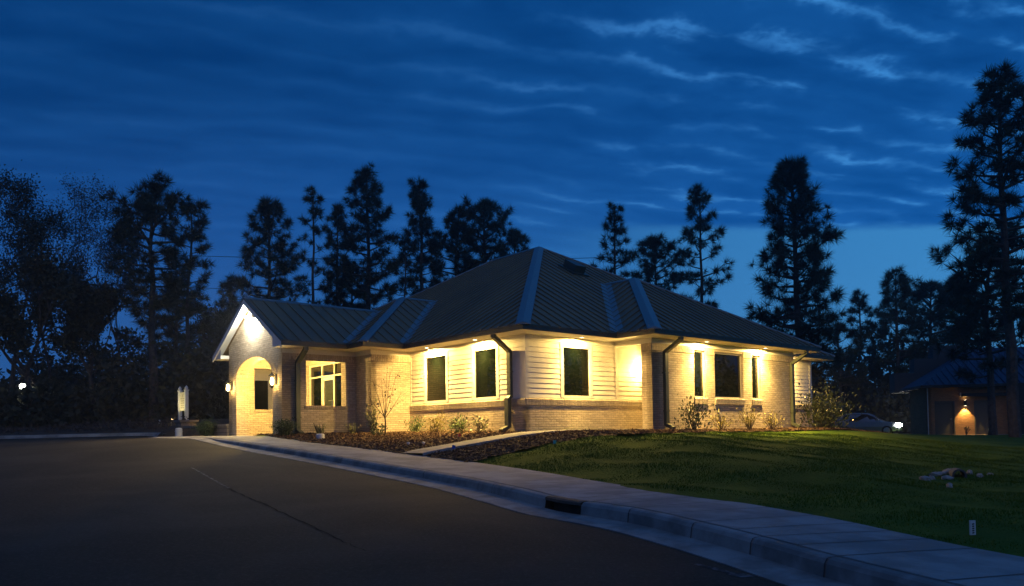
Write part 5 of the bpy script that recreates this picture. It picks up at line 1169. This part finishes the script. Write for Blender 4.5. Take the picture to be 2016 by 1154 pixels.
P = [Vector(p) for p in rp]; nr = (P[1] - P[0]).cross(P[3] - P[0]).normalized()
q = 0.2
while q < 13.3:
    f0 = 0.0; top = 1.0 if q > 4.2 else max(.0, (q + .25) / 4.45); a = Vector((q, -.7, 3.08)); b_ = a + Vector((0, 5.3, 2.67)) * top; w_ = Vector((.018, 0, 0))
    k.face([a - w_, b_ - w_, b_ - w_ + nr * .05, a - w_ + nr * .05]); k.face([a + w_, b_ + w_, b_ + w_ + nr * .05, a + w_ + nr * .05]); k.face([a - w_ + nr * .05, b_ - w_ + nr * .05, b_ + w_ + nr * .05, a + w_ + nr * .05]); q += .42
k.build('roof', 'bluemetal', t)
k = MB(); k.box((-0.25, -.78, 2.92), (13.5, -.66, 3.09)); k.box((-.33, -.78, 2.92), (-.25, 4.2, 3.09)); k.build('gutter', 'black', t)
k = MB(); k.face([(-.25, -.7, 2.98), (13.5, -.7, 2.98), (13.5, .0, 2.98), (-.25, 0, 2.98)]); k.build('soffit', 'trim', t)
k = MB(); k.box((-0.4, 4.9, 2.9), (0.9, 6.2, 4.25)); k.box((0.9, 4.95, 2.9), (2.1, 6.15, 5.2)); k.box((2.1, 5.0, 2.9), (3.6, 6.1, 6.05)); k.build('stepped_chimney', 'greyblock', t)
k = MB(); k.box((0.4, -1.6, -.3), (5.0, 0.0, .012)); k.build('doorstep', 'concrete', t)
k = MB(); k.box((2.08, -.02, 2.36), (2.14, -.10, 2.62)); k.build('bracket', 'trim', t)
s2 = thing('up_down_wall_light', tuple(Vector((hx, hy, hz)) + Matrix.Rotation(ha, 3, 'Z') @ Vector((2.33, -0.02, 1.98))), ha, 'cylinder wall light shining up and down between the two doors of the brick house', 'wall light')
k = MB(); k.lathe([(.07, -.17), (.075, -.17), (.075, .17), (.07, .17)], (0, -.14, 0), 14); k.box((-.04, -.08, -.06), (.04, .02, .06)); k.build('cylinder', 'black', s2)
k = MB(); k.lathe([(.01, -.178), (.06, -.176), (.06, -.172)], (0, -.14, 0), 12); k.lathe([(.01, .178), (.06, .176), (.06, .172)], (0, -.14, 0), 12); k.build('lens', 'e_warm', s2)
lamp('down_beam', 'SPOT', (0, -.15, -.20), 260, (1.0, .62, .17), s2, .04, (0, 0.10, -1), math.radians(82), .35); lamp('up_beam', 'SPOT', (0, -.15, .2), 110, (1.0, .62, .17), s2, .04, (0, .08, 1), math.radians(82), .35)
t = thing('dwarf_plant', tuple(Vector((hx, hy, hz)) + Matrix.Rotation(ha, 3, 'Z') @ Vector((2.15, -.75, 0.0))), 0, 'small dark leafless plant before the lit brick between the doors', 'plant')
k = MB(); rs = random.Random(8)
for i in range(9):
    a = rs.uniform(0, 6.28); p = Vector((0, 0, 0)); pts = [p]
    for j in range(3): p = p + Vector((math.cos(a) * .06 + rs.uniform(-.05, .05), math.sin(a) * .05, rs.uniform(.1, .2))); pts.append(p)
    k.tube(pts, [.02, .016, .012, .03], 5)
k.build('stems', 'black', t)
# ---- car with its headlights on
def car():
    t = thing('parked_car', (26.2, 57.0, -0.62), math.radians(-31), 'silver blue compact suv with its headlights on, behind the big shrub', 'car')
    # side profile stations: x, bottom z, shoulder z, roof z, half width low, half width roof
    ST_ = [(-2.18, .45, .80, .82, .70, .62), (-2.12, .32, .98, 1.05, .80, .66), (-1.85, .28, 1.02, 1.40, .87, .64), (-1.4, .28, 1.02, 1.58, .90, .66), (-.6, .26, .99, 1.64, .91, .68), (.1, .26, .97, 1.60, .91, .68), (.55, .26, .96, 1.42, .91, .68), (1.05, .26, .95, 1.10, .90, .70), (1.25, .26, .94, .985, .90, .72), (1.75, .26, .88, .90, .88, .70), (2.1, .30, .76, .78, .80, .62), (2.25, .38, .62, .63, .62, .50)]
    rows = []
    for x, zb_, zs_, zr_, w, wr in ST_: rows.append([(x, -w * .92, zb_), (x, -w, (zb_ + zs_) / 2), (x, -w * .97, zs_), (x, -wr, zr_ - .05), (x, -wr * .75, zr_), (x, wr * .75, zr_), (x, wr, zr_ - .05), (x, w * .97, zs_), (x, w, (zb_ + zs_) / 2), (x, w * .92, zb_)])
    b = MB(); n = 10; b.v = [p for r in rows for p in r]
    for i in range(len(rows) - 1):
        for j in range(n): b.f.append((i * n + j, i * n + (j + 1) % n, (i + 1) * n + (j + 1) % n, (i + 1) * n + j)); b.uv.append([(0, 0)] * 4)
    b.f.append(tuple(range(n))); b.uv.append([(0, 0)] * n); b.f.append(tuple(range((len(rows) - 1) * n, len(rows) * n))); b.uv.append([(0, 0)] * n)
    b.build('body', 'carpaint', t, smooth=False)
    for s_ in (-1, 1):
        k = MB(); off = .012
        pts = [(-1.75, 1.06), (-1.35, 1.48), (-.6, 1.56), (.1, 1.52), (.5, 1.36), (.98, 1.02), (.2, 1.02), (-.8, 1.03)]
        def yy(x, z):
            i = max(i for i in range(len(ST_) - 1) if ST_[i][0] <= x); a, c = ST_[i], ST_[i + 1]; f = (x - a[0]) / (c[0] - a[0]); L = [a[q] + (c[q] - a[q]) * f for q in range(6)]
            g_ = (z - L[2]) / max(.02, (L[3] - .05 - L[2])); return s_ * (L[4] * .97 + (L[5] - L[4] * .97) * min(1, max(0, g_)) + off)
        k.face([(x, yy(x, z), z) for x, z in pts]); k.build('side_window', 'carglass', t)
        k = MB(); k.box((.72, s_ * .93 - .0, 1.0), (.9, s_ * 1.10, 1.12)); k.build('mirror', 'carpaint', t)
        k = MB(); k.tube([(1.95, s_ * .74, .70), (2.16, s_ * .72, .69), (2.22, s_ * .68, .68)], [.13, .14, .09], 12); k.build('headlight', 'e_white', t)
        lamp('headlight_beam', 'SPOT', (2.2, s_ * .60, .70), 160, (.95, .98, 1.0), t, .06, (1, s_ * .15, -.12), math.radians(70), .6)
        for xw in (-1.35, 1.38):
            k = MB(); c = (xw, s_ * .80, .33)
            k.tube([(xw, s_ * .72, .33), (xw, s_ * .93, .33)], .335, 20); w_ = k.build('wheel', 'tyre', t)
            k = MB(); k.tube([(xw, s_ * .932, .33), (xw, s_ * .945, .33)], [.22, .18], 16); k.build('rim', 'steel', w_)
    k = MB(); k.face([(.57, -.60, 1.41), (.57, .60, 1.41), (1.22, .66, 1.01), (1.22, -.66, 1.01)]); k.v = [(x + .02, y, z + .02) for x, y, z in k.v]; k.build('windscreen', 'glass', t)
    k = MB(); k.box((2.16, -.42, .50), (2.29, .42, .64)); k.build('grille', 'black', t)
    for s_ in (-1, 1): k = MB(); k.box((-2.2, s_ * .72 - .08, .85), (-2.1, s_ * .72 + .08, 1.0)); k.build('tail_light', 'redplastic', t)
car()
# far lights between the trees
for i, (pxx, pyy, D_, m, r_, lab) in enumerate(((1773, 793, 78, 'e_red', .13, 'red glowing light among the trees, left of the red pair'), (1777.5, 792, 78.5, 'e_red', .12, 'red glowing light among the trees, right of the red pair'), (1797, 811, 70, 'e_cool', .05, 'tiny white light below the red pair'), (1947, 846, 45, 'e_cool', .03, 'tiny white light near the ground beside the brick house'))):
    x, y, _ = atpx(pxx, D_); z = top_h(pyy, pxx, D_, 0); g_ = float(land_z(np.array([x]), np.array([y]))[0])
    t = thing('signal_light' if m == 'e_red' else 'distant_light', (x, y, g_), 0, lab, 'light'); k = MB(); k.tube([(0, .1, -.2), (0, .1, z - g_ + .1)], .04, 6); k.build('post', 'black', t)
    k = MB(); k.lathe([(.01, z - g_ - r_), (r_ * .7, z - g_ - r_ * .7), (r_, z - g_), (r_ * .7, z - g_ + r_ * .7), (.01, z - g_ + r_)], (0, 0, 0), 12); k.build('bulb', m, t)

# ================================================================== thin haze volume added for softness and a glow round the lamps
k = MB(); k.box((-330, -60, -6), (330, 430, 34)); hz_ = k.build('haze', 'joint'); tag(hz_, kind='stuff')
hm = bpy.data.materials.new('added_haze'); hm.use_nodes = True; ht = hm.node_tree; ht.nodes.clear()
ho = ht.nodes.new('ShaderNodeOutputMaterial'); hv = ht.nodes.new('ShaderNodeVolumePrincipled'); hv.inputs['Color'].default_value = (0.9, 0.92, 0.95, 1); hv.inputs['Density'].default_value = 0.0009; hv.inputs['Anisotropy'].default_value = 0.55
ht.links.new(hv.outputs[0], ho.inputs['Volume']); hz_.data.materials.clear(); hz_.data.materials.append(hm)
